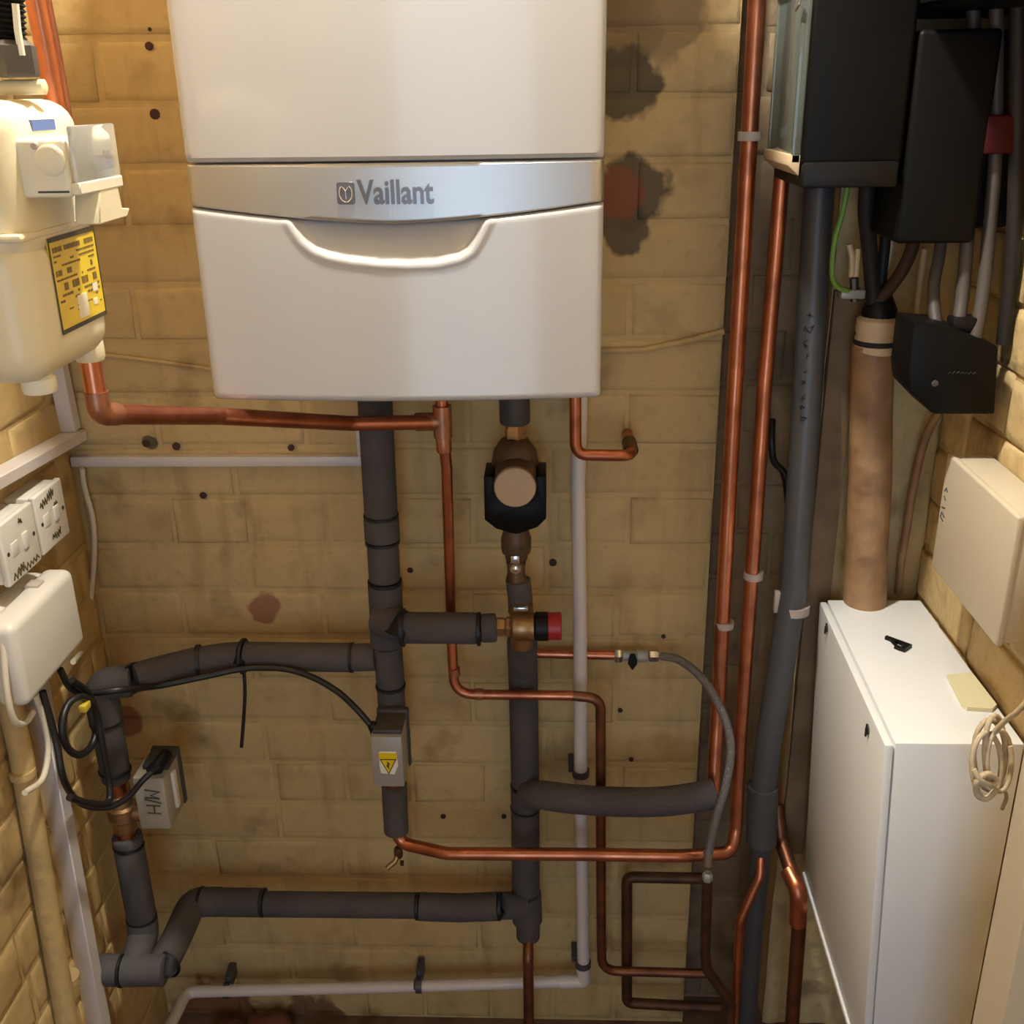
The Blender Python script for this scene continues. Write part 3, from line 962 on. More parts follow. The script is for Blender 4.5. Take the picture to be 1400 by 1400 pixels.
# --- copper return looping to the corner
cr = thing('copper_return_pipe', 'copper pipe curving from the valve along the wall to the corner', 'pipe', P(750, 1180, .12))
pth = fillet([P(541, 1118, D1), P(545, 1152, D1 + .004), P(612, 1167, .118), P(800, 1168, .126), P(930, 1170, .126), P(1000, 1166, .105), P(1006, 1135, .085), P(1012, 1010, .07), P(1022, 870, .06), P(1034, 700, .055), P(1046, 520, .05), P(1062, 330, .038), P(1076, 150, .030), P(1088, -60, .030), Vector((P(1088, -60, .03).x, -.03, ZT - .01))], .04, 8)
obj('tube', tube(pth, .0105, 18), 'copper', cr)
obj('clip', ring_at(P(1030, 786, .056), (0, 0, 1), .0145, .011), 'clipwhite', cr)
dc = thing('drain_cock', 'small brass drain cock hanging below the insulated riser', 'valve', P(538, 1190, D1))
obj('body', revolve([(.006, 0), (.0075, .004), (.0075, .014), (.0055, .02)], P(545, 1172, D1), (0, 0, 1), 8), 'copperdark', dc)
obj('spout', tube(fillet([P(545, 1166, D1), P(540, 1178, D1 + .008), P(529, 1187, D1 + .014)], .005), .0045, 10), 'brass', dc)
obj('square_head', revolve([(.004, 0), (.004, .008)], P(550, 1182, D1 + .004), (0, -.3, 1), 4), 'copperdark', dc)

# --- second copper riser
ca = thing('copper_riser', 'tall copper riser nearest the boiler with two pale clips', 'pipe', P(975, 1090, .06))
obj('tube', tube(fillet([Vector((P(1039, -70, .05).x, -.05, ZT - .01)), P(1039, -70, .05), P(1035, 0, .05), P(1018, 300, .05), P(1003, 560, .05), P(990, 800, .055), P(981, 980, .07), P(975, 1082, .10)], .3, 6), .0112, 18), 'copper', ca)
obj('clip', ring_at(P(1025, 186, .05), (0, 0, 1), .0155, .011), 'clipwhite', ca)
obj('clip', ring_at(P(990, 853, .058), (0, 0, 1), .0145, .010), 'clipwhite', ca)

# --- white waste pipe with dark clips
wp = thing('white_waste_pipe', 'thin white plastic waste pipe going down and left along the floor', 'pipe', P(795, 1345, .045))
t0 = P(795, 545, .05); t0.z = BZ0 + .006
WD = .048
pth = [t0, P(790, 660, WD), P(793, 850, WD), P(794, 1100, WD), P(798, 1341, WD)]
obj('drop', tube(pth, .0108, 18), 'pvc', wp)
obj('floor_run', tube(fillet([P(798, 1341, WD), P(573, 1348, WD), P(255, 1356, WD + .005), P(228, 1412, .16)], .02, 6), .0106, 18), 'pvc', wp)
obj('elbow', tube(fillet([P(797, 1318, WD), P(798, 1341, WD), P(765, 1342, WD)], .006, 5), .0125, 18), 'pvc', wp)
for px, py, u in ((794, 1056, (0, 0, 1)), (797, 1317, (0, 0, 1)), (573, 1347, (1, 0, 0)), (311, 1354, (1, 0, 0))):
    p = P(px, py, WD)
    c_ = obj('clip', ring_at(p, u, .0140, .011), 'clipgrey', wp)
    if u[2]:
        obj('clip_base', box(p.x - .020, p.x + .004, -.0035, p.y + .008, p.z - .006, p.z + .006, .001), 'clipgrey', c_)
    else:
        obj('clip_base', box(p.x - .006, p.x + .006, -.0035, p.y + .008, p.z - .004, p.z + .022, .001), 'clipgrey', c_)

# --- filling loop: copper stub, chrome valve, braided hose
fc = thing('filling_loop_pipe', 'small copper stub with a chrome valve and black lever', 'pipe', P(870, 905, .03))
obj('tube', tube([P(722, 893, .022), P(846, 896, .026)], .0078, 14), 'copper', fc)
def along(pxa, pya, pxb, pyb, d): return P(pxa, pya, d), P(pxb, pyb, d)
a_, b_ = along(840, 896, 910, 897, .028)
u_ = (b_ - a_).normalized()
obj('nut', revolve([(.010, 0), (.0115, .002), (.0115, .010), (.009, .013)], a_, u_, 6), 'steel', fc)
vbod = obj('valve_body', revolve([(.0085, .012), (.0085, .034), (.0105, .036), (.0105, .050), (.008, .053)], a_, u_, 12), 'alu', fc)
obj('hose_nut', revolve([(.007, .054), (.0095, .055), (.0095, .066), (.0075, .070)], a_, u_, 6), 'steel', fc)
lv = P(865, 897, .040)
obj('lever', prism([(-.004, .004), (.004, .004), (.0075, -.012), (0, -.024), (-.0075, -.012)], lv + Vector((0, -.004, 0)), (1, 0, 0), (0, 0, 1), .006, .001, 1), 'black', vbod)
hsx = thing('braided_hose', 'braided steel hose arching from the chrome valve down the wall corner', 'hose', P(968, 1190, .15))
obj('hose', tube(spline([P(904, 897, .03), P(930, 903, .05), P(962, 930, .085), P(988, 975, .115), P(999, 1020, .13), P(993, 1070, .145), P(980, 1115, .15), P(971, 1155, .15), P(968, 1172, .15)], 8), .0066, 14), 'braid', hsx)
obj('ferrule', tube([P(968, 1165, .15), P(968, 1182, .15)], .0078, 12), 'steel', hsx)
obj('end_nut', revolve([(.007, 0), (.0085, .002), (.0085, .012), (.006, .016)], P(967, 1204, .15), (0, 0, 1), 6), 'alu', hsx)

# --- dark copper loop low on the right
lp = thing('dark_copper_loop', 'tarnished square copper loop low on the wall at the right', 'pipe', P(860, 1375, .055))
obj('tube', tube(fillet([P(968, 1201, .06), P(857, 1199, .055), P(857, 1371, .055), P(985, 1378, .055)], .014, 6), .0095, 14), 'copperdark', lp)
dl = thing('dark_copper_drop', 'tarnished copper pipe dropping below the braided hose', 'pipe', P(1000, 1390, .12))
e = P(1000, 1385, .13); e.z = 0
obj('tube', tube(fillet([P(967, 1203, .15), P(964, 1300, .13), P(966, 1325, .13), P(1000, 1372, .13), e], .02, 6), .0085, 14), 'copperdark', dl)

# --- grey waste pipe in the chase
gp = thing('grey_waste_pipe', 'grey plastic waste pipe standing in the corner with a white clip', 'pipe', P(1025, 1400, .08))
e = P(1022, 1390, .06); e.z = 0.0
GPD = .062
obj('upper_pipe', tube([Vector((P(1136, 140, .012).x, -.012, ZT - .01)), P(1136, 140, .012), P(1119, 270, .016), P(1105, 520, .045), P(1086, 800, GPD), P(1050, 1020, GPD + .01), P(1043, 1082, GPD + .012)], .0205, 22), 'pvcgrey', gp)
obj('socket', tube([P(1043, 1074, GPD + .012), P(1041, 1150, GPD + .012)], .0245, 22), 'pvcgrey', gp)
obj('reducer', tube([P(1041, 1148, GPD + .012), P(1040, 1158, GPD + .012), P(1039, 1180, GPD + .012)], [.0235, .017, .016], 20), 'pvcgrey', gp)
obj('lower_pipe', tube([P(1039, 1176, GPD + .012), P(1033, 1240, GPD), e], .0165, 20), 'pvcgrey', gp)
cl = obj('clip', ring_at(P(1085, 831, GPD), (0, 0, 1), .0235, .013), 'clipwhite', gp)
p = P(1085, 831, GPD)
obj('clip_tail', box(p.x - .030, p.x - .021, p.y - .006, p.y + .004, p.z - .006, p.z + .028, .001), 'clipwhite', cl)
# scrawled marker writing on the pipe
wrt = []
rnd = random.Random(11)
for i in range(9):
    v = -.018 * i
    wrt.append([(rnd.uniform(-.007, .007), v + rnd.uniform(-.006, .006)) for _ in range(5)])
pw = P(1102, 428, .0345)
mk = obj('marker_writing', strokes(wrt, pw + Vector((0, -.0205, 0)), (1, 0, 0), P(1110, 428, .0345) - P(1100, 600, .050), r=.0008), 'tie', gp)

# --- kinked copper and bright elbow right of the waste pipe
kk = thing('kinked_copper_pipe', 'thin bent copper pipe below the grey waste pipe socket', 'pipe', P(1006, 1400, .11))
e = P(1006, 1385, .11); e.z = 0
obj('tube', tube(fillet([P(1040, 1172, .085), P(1039, 1198, .10), P(1012, 1258, .115), e], .03, 6), .0075, 14), 'copper', kk)
ke = thing('copper_elbow_pipe', 'bright copper elbow beside the white steel cabinet', 'pipe', P(1086, 1400, .11))
e = P(1086, 1395, .11); e.z = 0
obj('tube', tube(fillet([P(1062, 1100, .03), P(1068, 1150, .06), P(1090, 1215, .135), P(1092, 1270, .13), e], .03, 6), .0118, 16), 'copperaged', ke)
obj('elbow', tube(fillet([P(1078, 1190, .105), P(1092, 1218, .137), P(1091, 1262, .132)], .022, 8), .0138, 16), 'copper', ke)
bc = thing('black_corner_cable', 'short black cable hanging by the copper pipe in the wall corner', 'cable', P(1070, 690, .02))
obj('cable', tube(spline([P(1056, 574, -.02), P(1055, 600, .0), P(1058, 630, .0), P(1072, 648, -.01), P(1078, 690, -.03)], 6), .0052, 10), 'cable', bc)

# painted-over cables on the brick
pc = thing('painted_cable', 'thin painted over cable slanting across the brick right of the boiler', 'cable', P(900, 480, .004))
obj('cable', tube([P(815, 480, .003), P(880, 478, .003), P(940, 466, .003), P(990, 453, .003)], .0045, 8), 'wall', pc)
pc2 = thing('painted_cable', 'thin painted over cable on the brick left of the boiler', 'cable', P(210, 497, .004))
obj('cable', tube([P(140, 485, .003), P(200, 492, .003), P(300, 506, .003)], .003, 8), 'wall', pc2)

# ================================================================== VALVE ACTUATORS
a1 = thing('valve_actuator', 'dusty grey valve actuator marked with black letters beside the left pipe', 'actuator', P(212, 1130, .17))
f0, f1 = P(180, 1064, .20), P(234, 1134, .20)
obj('casing', box(f0.x, f1.x, -.20, -.135, f1.z, f0.z, .003), 'dustygrey', a1)
obj('base_plate', box(f0.x + .006, f1.x + .002, -.137, -.125, f1.z, f0.z + .008, .002), 'greytop', a1)
obj('top_cover', box(f0.x + .008, f1.x, -.178, -.134, f0.z - .004, f0.z + .008, .003), 'greytop', a1)
obj('release_lever', box(f1.x - .001, f1.x + .005, -.172, -.160, f1.z + .018, f0.z - .010, .0015), 'plasticwhite', a1)
cm = (f0 + f1) / 2
mh = [[(-.011, -.024 + .040), (.011, -.026 + .040), (-.002, -.016 + .036), (.012, -.008 + .034), (-.010, -.006 + .036)],
      [(-.013, .013), (.013, .006)], [(-.011, .002), (.010, .001)], [(-.011, -.012), (.010, -.013)], [(.000, .0015), (.000, -.0125)]]
for one in mh:
    obj('marker_stroke', strokes([[(u_, v_ - .004) for u_, v_ in one]], (cm.x + .003, -.2003, cm.z), (1, 0, 0), (0, 0, 1), r=.0013), 'print', a1)
gl = P(214, 1050, .205)
obj('cable_gland', tube([gl + Vector((.006, .03, .004)), gl, gl + Vector((-.012, -.004, -.004))], [.010, .011, .007], 12), 'black', a1)

a2 = thing('valve_actuator', 'grey valve actuator with a yellow warning triangle on the insulated riser', 'actuator', P(530, 1078, .13))
f0, f1 = P(506, 1008, .175), P(553, 1076, .175)
obj('casing', box(f0.x, f1.x, -.175, -.118, f1.z, f0.z, .002), 'alu', a2)
obj('back_plate', box(f0.x + .001, f1.x + .003, -.119, -.108, f1.z - .002, f0.z + .012, .002), 'greytop', a2)
obj('top_bracket', box(f0.x + .002, f1.x - .001, -.166, -.112, f0.z - .002, f0.z + .007, .002), 'greytop', a2)
cm = P(531, 1043, .175)
st = obj('warning_sticker', prism([(-.0125, .020), (.0125, .020), (.0145, -.004), (.008, -.020), (-.012, -.018), (-.0135, -.004)], (cm.x, -.1756, cm.z), (1, 0, 0), (0, 0, 1), .001), 'paper', a2, smooth=False)
obj('sticker_band', box(cm.x - .0135, cm.x + .0135, -.1752, -.1762, cm.z + .007, cm.z + .018), 'yellow', st, smooth=False)
obj('triangle_border', prism([(0, -.0195), (.0128, .0075), (-.0128, .0075)], (cm.x, -.1763, cm.z), (1, 0, 0), (0, 0, 1), .0008), 'print', st, smooth=False)
obj('triangle', prism([(0, -.0160), (.0103, .0058), (-.0103, .0058)], (cm.x, -.1769, cm.z), (1, 0, 0), (0, 0, 1), .0008), 'yellow', st, smooth=False)
obj('flash', prism([(.001, -.011), (-.003, -.003), (-.0008, -.002), (-.002, .0045), (.003, -.001), (.001, -.0018)], (cm.x, -.1773, cm.z), (1, 0, 0), (0, 0, 1), .0006), 'print', st, smooth=False)
gl = P(513, 997, .15)
obj('cable_gland', tube([gl + Vector((.002, .0, -.012)), gl, gl + Vector((-.006, 0, .010))], [.0085, .009, .0065], 12), 'black', a2)

# ================================================================== LEFT WALL ELECTRICS
tk = thing('conduit', 'white mini trunking slanting up the left wall to the corner', 'trunking', (XL + .012, -.2, 1.13))
def wall_strip(bm, pa, pb, x0, x1, hw):
    """flat trunking on the left wall between two (y, z) points"""
    d = Vector((0, pb[0] - pa[0], pb[1] - pa[1])); n = Vector((0, -d.z, d.y)).normalized() * hw
    A, B = Vector((0, pa[0], pa[1])), Vector((0, pb[0], pb[1]))
    X0, X1 = Vector((x0, 0, 0)), Vector((x1, 0, 0))
    v = [bm.verts.new(q) for q in (A - n + X0, B - n + X0, B + n + X0, A + n + X0, A - n + X1, B - n + X1, B + n + X1, A + n + X1)]
    for f in ((3, 2, 1, 0), (4, 5, 6, 7), (0, 1, 5, 4), (1, 2, 6, 5), (2, 3, 7, 6), (3, 0, 4, 7)):
        bm.faces.new([v[i] for i in f])
    bmesh.ops.recalc_face_normals(bm, faces=bm.faces)
    bmesh.ops.bevel(bm, geom=list(bm.edges), offset=.0015, segments=1, affect='EDGES')
    return bm
xs = XL + .030
pa, pb = PX(-60, 695, xs), PX(122, 592, xs)
obj('trunking', wall_strip(new(), (pa.y, pa.z), (min(pb.y, -.004), pb.z), XL, xs, .0085), 'pvc', tk)
pa, pb = PX(93, 498, XL + .025), PX(113, 585, XL + .025)
ymin = -.006
obj('upright', wall_strip(new(), (min(pa.y, -.03), pa.z + .10), (-.016, pb.z), XL, XL + .024, .010), 'pvc', tk)
bt = thing('conduit', 'white mini trunking running level along the back wall under the boiler', 'trunking', P(300, 640, .01))
c0, c1_ = P(106, 632, .014), P(494, 632, .014)
obj('trunking', box(XL + .002, c1_.x, -.014, 0.0035, c0.z - .0078, c0.z + .0078, .0015), 'pvc', bt)
pu = P(490, 590, .012)
obj('upright', box(pu.x - .004, pu.x + .006, -.012, .0035, c0.z + .008, pu.z + .02, .001), 'pvc', bt)

def spur_box(label, y0, y1, z0, z1, x1, scr):
    t = thing('switch_box', label, 'switch', (XL + .02, (y0 + y1) / 2, z0), 'fused spur boxes on the left wall')
    obj('back_box', box(XL - .003, x1 - .009, y0 + .002, y1 - .002, z0 + .002, z1 - .002, .003), 'plasticwhite', t)
    fp = obj('faceplate', box(x1 - .009, x1, y0, y1, z0, z1, .003, 3), 'plasticwhite', t)
    ym, zm = (y0 + y1) / 2, (z0 + z1) / 2
    obj('rocker', box(x1 - .002, x1 + .0025, ym + .004, ym + .018, zm - .010, zm + .012, .0015), 'plasticwhite', fp)
    obj('fuse_carrier', box(x1 - .002, x1 + .0012, ym - .026, ym - .008, zm - .008, zm + .010, .001), 'plasticwhite', fp)
    for yy in (y0 + .010, y1 - .010):
        obj('screw', revolve([(.003, 0), (.003, .001), (.001, .0012)], (x1 - .0004, yy, zm), (1, 0, 0), 10), 'keyhole', fp)
    for one in scr:
        obj('marker_writing', strokes([one], (x1 + .0004, ym, zm), (0, 1, 0), (0, 0, 1), r=.0011), 'print', fp)
    return t
rnd = random.Random(5)
def scrawl(u0, u1, v, amp, n):
    return [(u0 + (u1 - u0) * k / n, v + (amp if k % 2 else -amp) * rnd.uniform(.4, 1.2)) for k in range(n + 1)]
spur_box('white switched spur box at the left edge, nearer the viewer', -.312, -.222, 1.046, 1.130, XL + .042,
         [scrawl(-.034, .036, -.033, .0045, 16), scrawl(-.022, -.004, -.028, .004, 5), scrawl(.002, .010, .030, .004, 4)])
spur_box('white switched spur box nearer the corner, with two lines of black handwriting', -.212, -.128, 1.046, 1.130, XL + .040,
         [scrawl(-.030, -.010, .026, .005, 6), scrawl(-.008, .012, .031, .006, 7), scrawl(-.012, .014, -.027, .006, 9), scrawl(.008, .018, .014, .003, 4)])

jb = thing('junction_box', 'rounded white junction box under the switches on the left wall', 'junction box', (XL + .035, -.28, .905))
obj('base', box(XL - .003, XL + .03, -.368, -.198, .912, 1.018, .008, 3), 'plasticwhite', jb)
obj('lid', box(XL + .026, XL + .068, -.372, -.194, .906, 1.022, .012, 4), 'plasticwhite', jb)
obj('latch', box(XL + .030, XL + .05, -.262, -.242, 1.019, 1.026, .002), 'clipwhite', jb)

tr2 = thing('trunking', 'tall white trunking running down the left wall below the junction box', 'trunking', (XL + .01, -.255, 0))
xs = XL + .026
q1, q2 = PX(66, 965, xs), PX(140, 1400, xs)
ztr = q1.z
ll = obj('body', wall_strip(new(), (q1.y + .004, ztr + .06), (q2.y + .004, .002), XL - .002, xs, .0135), 'pvc', tr2)
pp_ = thing('painted_pipe', 'cream painted pipe running down the left wall at the left edge', 'pipe', (XL + .02, -.36, 0))
q1, q2 = PX(22, 1000, XL + .016), PX(92, 1400, XL + .016)
obj('tube', tube([(XL + .016, q1.y, .904), (XL + .016, q1.y, q1.z - .03), (XL + .016, q2.y, q2.z), (XL + .016, q2.y, 0)], .0155, 18), 'wall', pp_)
for zz_ in (.78, .42):
    obj('saddle', ring_at((XL + .016, q1.y - .006, zz_), (0, 0, 1), .0172, .010), 'wall', pp_)

wc = thing('white_cable', 'thin white cable looping down the corner from the trunking', 'cable', P(118, 890, .02))
obj('cable', tube(spline([P(112, 640, .02), P(116, 668, .014), P(127, 710, .012), P(129, 760, .012), P(124, 820, .014), P(121, 865, .03), P(112, 890, .07), PX(100, 905, XL + .03)], 7), .0042, 10), 'whitecable', wc)
for lab_, pts in (('short white cable hooking under the junction box', [(4, 880), (10, 950), (20, 985), (34, 988), (45, 974)]),
                  ('white cable hanging below the junction box along the trunking', [(48, 950), (60, 985), (66, 1025), (58, 1065), (34, 1084)])):
    w_ = thing('white_cable', lab_, 'cable', PX(pts[-1][0], pts[-1][1], XL + .05))
    obj('cable', tube(spline([PX(a, b, XL + .050) for a, b in pts], 7), .0042, 10), 'whitecable', w_)

def bcable(lab_, pts, r=.0048, name='black_cable'):
    v = [Vector(p) for p in pts]
    t = thing(name, lab_, 'cable', min(v, key=lambda q: q.z))
    obj('cable', tube(spline(v, 8), r, 12), 'cable', t)
    return t
bcable('black cable slung under the insulated branch to the warning actuator',
       [PX(82, 915, XL + .06), PX(96, 940, XL + .062), P(118, 948, .22), P(165, 943, .21), P(215, 938, .155), P(275, 926, .135), P(335, 914, .118), P(385, 914, .116), P(425, 925, .12), P(462, 946, .13), P(490, 972, .145), P(512, 998, .15)])
bcable('black cable sweeping from the junction box to the lettered actuator',
       [PX(58, 945, XL + .055), PX(76, 1010, XL + .06), PX(88, 1068, XL + .065), P(110, 1098, .24), P(143, 1104, .235), P(172, 1092, .228), P(196, 1066, .218), P(212, 1051, .207)])
coil = [PX(98, 930, XL + .07), PX(122, 950, XL + .075), PX(133, 985, XL + .077), PX(126, 1018, XL + .075), PX(108, 1032, XL + .072), PX(91, 1020, XL + .068), PX(85, 990, XL + .068), PX(94, 962, XL + .070), PX(114, 953, XL + .080), PX(131, 972, XL + .084), PX(140, 1020, XL + .085), PX(150, 1075, XL + .086), PX(146, 1098, XL + .086), PX(120, 1098, XL + .078), PX(95, 1090, XL + .075)]
ck = bcable('black cable coiled in a loop below the junction box', coil, .0052)
p = PX(117, 967, XL + .083)
obj('yellow_tag', box(p.x - .006, p.x + .004, p.y - .008, p.y + .009, p.z - .004, p.z + .006, .001), 'tagyellow', ck)
ct = thing('cable_tie', 'black cable tie around the insulated branch with its tail hanging straight down', 'cable tie', P(332, 1022, .115))
c_ = P(333, 897, D1)
obj('loop', ring_at(c_, (1, 0, 0), FR + .0035, .004), 'tie', ct)
obj('tail', tube(spline([P(333, 912, .116), P(335, 945, .118), P(333, 985, .116), P(330, 1022, .114)], 6), .0028, 8, flat=.4), 'tie', ct)

# ================================================================== RIGHT WALL: CABINET AND ENCLOSURES
cab = thing('steel_cabinet', 'tall white steel cabinet fixed to the right wall with a bright top', 'cabinet', (.48, -.235, .385))
zt, zb = .90, .385
T = [PZ(1121, 821, zt), PZ(1259, 817, zt), PZ(1388, 1014, zt), PZ(1210, 1016, zt)]
xb = .424
T = [Vector((T[0].x, -.042, zt)), Vector((XR - .006, -.042, zt)), Vector((XR - .006, T[3].y, zt)), Vector((T[3].x, T[3].y, zt))]
B = [Vector((xb, T[0].y, zb)), Vector((XR - .006, T[0].y, zb)), Vector((XR - .006, T[3].y, zb)), Vector((xb - .006, T[3].y, zb))]
lean = lambda t, i: B[i].lerp(T[i], t)
inset = Vector((.012, 0, 0))
obj('body', hexa([B[0] + inset, B[1], B[2], B[3] + inset], [T[0] + inset, T[1], T[2], T[3] + inset], .002), 'steelcab', cab)
dr = obj('door', hexa([B[0] + Vector((0, 0, .004)), B[0] + inset * .9 + Vector((0, 0, .004)), B[3] + inset * .9 + Vector((0, 0, .004)), B[3] + Vector((0, 0, .004))],
              [T[0] - Vector((0, 0, .003)), T[0] + inset * .9 - Vector((0, 0, .003)), T[3] + inset * .9 - Vector((0, 0, .003)), T[3] - Vector((0, 0, .003))], .0025), 'steelcab', cab)
obj('bottom_lip', hexa([B[0] + Vector((-.003, 0, -.004)), B[0] + Vector((.004, 0, -.004)), B[3] + Vector((.004, 0, -.004)), B[3] + Vector((-.003, 0, -.004))],
                       [B[0] + Vector((-.003, 0, .004)), B[0] + Vector((.004, 0, .004)), B[3] + Vector((.004, 0, .004)), B[3] + Vector((-.003, 0, .004))], .001), 'steelcab', cab)
for px, py in ((1131, 858), (1187, 997)):
    r_ = ray(px, py)
    # on the door plane
    n_ = (T[3] - T[0]).cross(B[0] - T[0]).normalized()
    t_ = (T[0] - CAM).dot(n_) / r_.dot(n_)
    p = CAM + r_ * t_
    if n_.x > 0: n_ = -n_
    lk_ = obj('lock', revolve([(.007, 0), (.007, .0015), (.0045, .002), (.0045, .001)], p, n_, 16), 'keyhole', dr)
    obj('key_slot', box(p.x - .0035, p.x - .0015, p.y - .0015, p.y + .0015, p.z - .010, p.z + .002), 'gap', lk_, smooth=False)

cl = thing('plastic_clip', 'small black plastic clip lying on the cabinet top', 'clip', PZ(1225, 884, zt))
cc = PZ(1226, 882, zt)
du, dv = (PZ(1246, 886, zt) - PZ(1205, 871, zt)).normalized(), None
dv = Vector((-du.y, du.x, 0))
def lay(u, v): return cc + du * u + dv * v
def flatpoly(pts, h0, h1):
    bm = new()
    lo = [bm.verts.new(lay(u, v) + Vector((0, 0, h0))) for u, v in pts]
    hi_ = [bm.verts.new(lay(u, v) + Vector((0, 0, h1))) for u, v in pts]
    n = len(pts)
    bm.faces.new(list(reversed(lo))); bm.faces.new(hi_)
    for i in range(n): bm.faces.new((lo[i], lo[(i + 1) % n], hi_[(i + 1) % n], hi_[i]))
    bmesh.ops.recalc_face_normals(bm, faces=bm.faces)
    return bm
bm = flatpoly([(-.020, .008), (.018, .008), (.018, .0025), (-.020, .003)], 0, .005)
obj('bar', bm, 'black', cl, smooth=False)
obj('arm', flatpoly([(.010, .003), (.018, .003), (.018, -.012), (.011, -.013)], 0, .006), 'black', cl, smooth=False)
obj('jaw', flatpoly([(-.012, .003), (-.004, .003), (.002, -.012), (.011, -.013), (.011, -.008), (.004, -.007), (-.002, -.001)], 0, .005), 'black', cl, smooth=False)
tl = thing('ceramic_tile', 'small cream tile offcut overhanging the cabinet top edge', 'tile', PZ(1325, 950, zt))
q = [PZ(1294, 927, zt), PZ(1328, 924, zt), PZ(1362, 968, zt), PZ(1356, 974, zt), PZ(1322, 972, zt), PZ(1314, 966, zt)]
bm = new()
lo = [bm.verts.new(p + Vector((0, 0, .0006))) for p in q]; hi_ = [bm.verts.new(p + Vector((0, 0, .0055))) for p in q]
bm.faces.new(list(reversed(lo))); bm.faces.new(hi_)
for i in range(len(q)): bm.faces.new((lo[i], lo[(i + 1) % len(q)], hi_[(i + 1) % len(q)], hi_[i]))
bmesh.ops.recalc_face_normals(bm, faces=bm.faces)
obj('slab', bm, 'tile', tl, smooth=False)

# beige enclosure above the cabinet
en = thing('wall_enclosure', 'beige metal enclosure on the right wall above the steel cabinet', 'enclosure', (.53, -.32, 1.028))
y0_, y1_ = -.425, -.205
xf = .50
bodyb = obj('body', box(xf + .008, XR - .004, y0_ + .002, y1_ - .002, 1.032, 1.186, .004), 'enclosure', en)
lid = obj('lid', box(xf, xf + .009, y0_, y1_, 1.030, 1.188, .003, 3), 'enclosure', en)
obj('marking', strokes([[(.075, .012), (.080, .016), (.085, .010)], [(.078, .0), (.084, .004)], [(.076, -.010), (.086, -.012)], [(.074, -.022), (.084, -.018), (.086, -.026), (.076, -.028)]],
                       (xf - .0003, -.30, 1.13), (0, 1, 0), (0, 0, 1), r=.0008), 'clipgrey', lid)
# coiled cream cord by the post
rp = thing('cord_bundle', 'knotted bundle of cream cord hanging beside the post', 'cord', P(1347, 1095, .52))
def loop(cx, cy, rx_, ry_, d, turns=1.0, ph=0, n=22, tilt=.0):
    return [P(cx + rx_ * cos(ph + 2 * pi * turns * k / n), cy + ry_ * sin(ph + 2 * pi * turns * k / n) + tilt * (k / n), d + .012 * sin(5.1 * k / n + ph)) for k in range(n + 1)]
for i, a in enumerate(((1353, 1032, 22, 48, .50, 1.0, -1.2), (1349, 1046, 20, 44, .515, 1.0, -1.6), (1360, 1028, 14, 50, .505, 1.0, -1.0), (1366, 1040, 17, 42, .51, 1.0, -.5))):
    obj('strand', tube(loop(*a), .0030, 10), 'rope', rp)
obj('strand', tube(spline([P(1331, 1052, .53), P(1340, 1066, .535), P(1356, 1073, .53), P(1362, 1066, .525), P(1350, 1058, .53), P(1336, 1068, .535), P(1336, 1086, .53), P(1348, 1092, .53), P(1362, 1080, .525)], 7), .0034, 10), 'rope', rp)
obj('strand', tube(spline([P(1360, 1000, .51), P(1375, 985, .52), P(1392, 972, .54), P(1420, 940, .55)], 6), .003, 10), 'rope', rp)
obj('strand', tube(spline([P(1366, 1070, .51), P(1376, 1088, .515), P(1370, 1106, .51)], 6), .0022, 8), 'rope', rp)

# ================================================================== RIGHT WALL: OLD ELECTRICITY METER AND SERVICE CABLE
em_ = thing('electricity_meter', 'old black electricity meter with a glass front at the top right', 'electricity meter', (.40, -.13, 1.53))
mz0, mz1 = 1.538, 1.78
obj('case', box(.286, .402, -.205, -.045, mz0, mz1, .006, 3), 'blackgloss', em_)
obj('terminal_cover', box(.288, .398, -.210, -.040, 1.513, 1.542, .004, 2), 'black', em_)
glp = [(-.196, 1.545), (-.060, 1.545), (-.052, 1.56), (-.052, mz1 - .02), (-.196, mz1 - .02)]
bm = new()
add_box(bm, .2775, .281, -.194, -.056, 1.548, 1.72, .0015, 2)
obj('glass_front', bm, 'glass', em_)
fr_ = new()
add_box(fr_, .2755, .2865, -.1995, -.194, 1.540, 1.724, .0015)
add_box(fr_, .2755, .2865, -.056, -.051, 1.540, 1.724, .0015)
add_box(fr_, .2755, .2865, -.1995, -.051, 1.719, 1.726, .0015)
obj('glass_frame', fr_, 'glass', em_)
obj('glass_foot', hexa([(.272, -.1995, 1.538), (.2862, -.1995, 1.526), (.2862, -.050, 1.526), (.272, -.050, 1.538)], [(.272, -.1995, 1.550), (.2862, -.1995, 1.550), (.2862, -.050, 1.550), (.272, -.050, 1.550)], .001), 'ceramic', em_)
obj('dial_plate', box(.283, .2865, -.185, -.065, 1.555, 1.712), 'greytop', em_, smooth=False)
obj('hook', tube(spline([P(1088, 14, .20), P(1092, 6, .205), P(1094, -4, .205)], 5), .0018, 8), 'steel', em_)
co = thing('cut_out_fuse', 'black service cut-out block behind the electricity meter', 'fuse box', (.47, -.12, 1.45))
obj('block', box(.405, .497, -.205, -.09, 1.448, 1.68, .006, 3), 'blackgloss', co)
obj('cover', box(.43, .552, -.16, -.02, 1.46, 1.68, .006, 2), 'black', co)
obj('red_seal', box(.492, .545, -.206, -.186, 1.548, 1.590, .003, 2), 'redfuse', co)

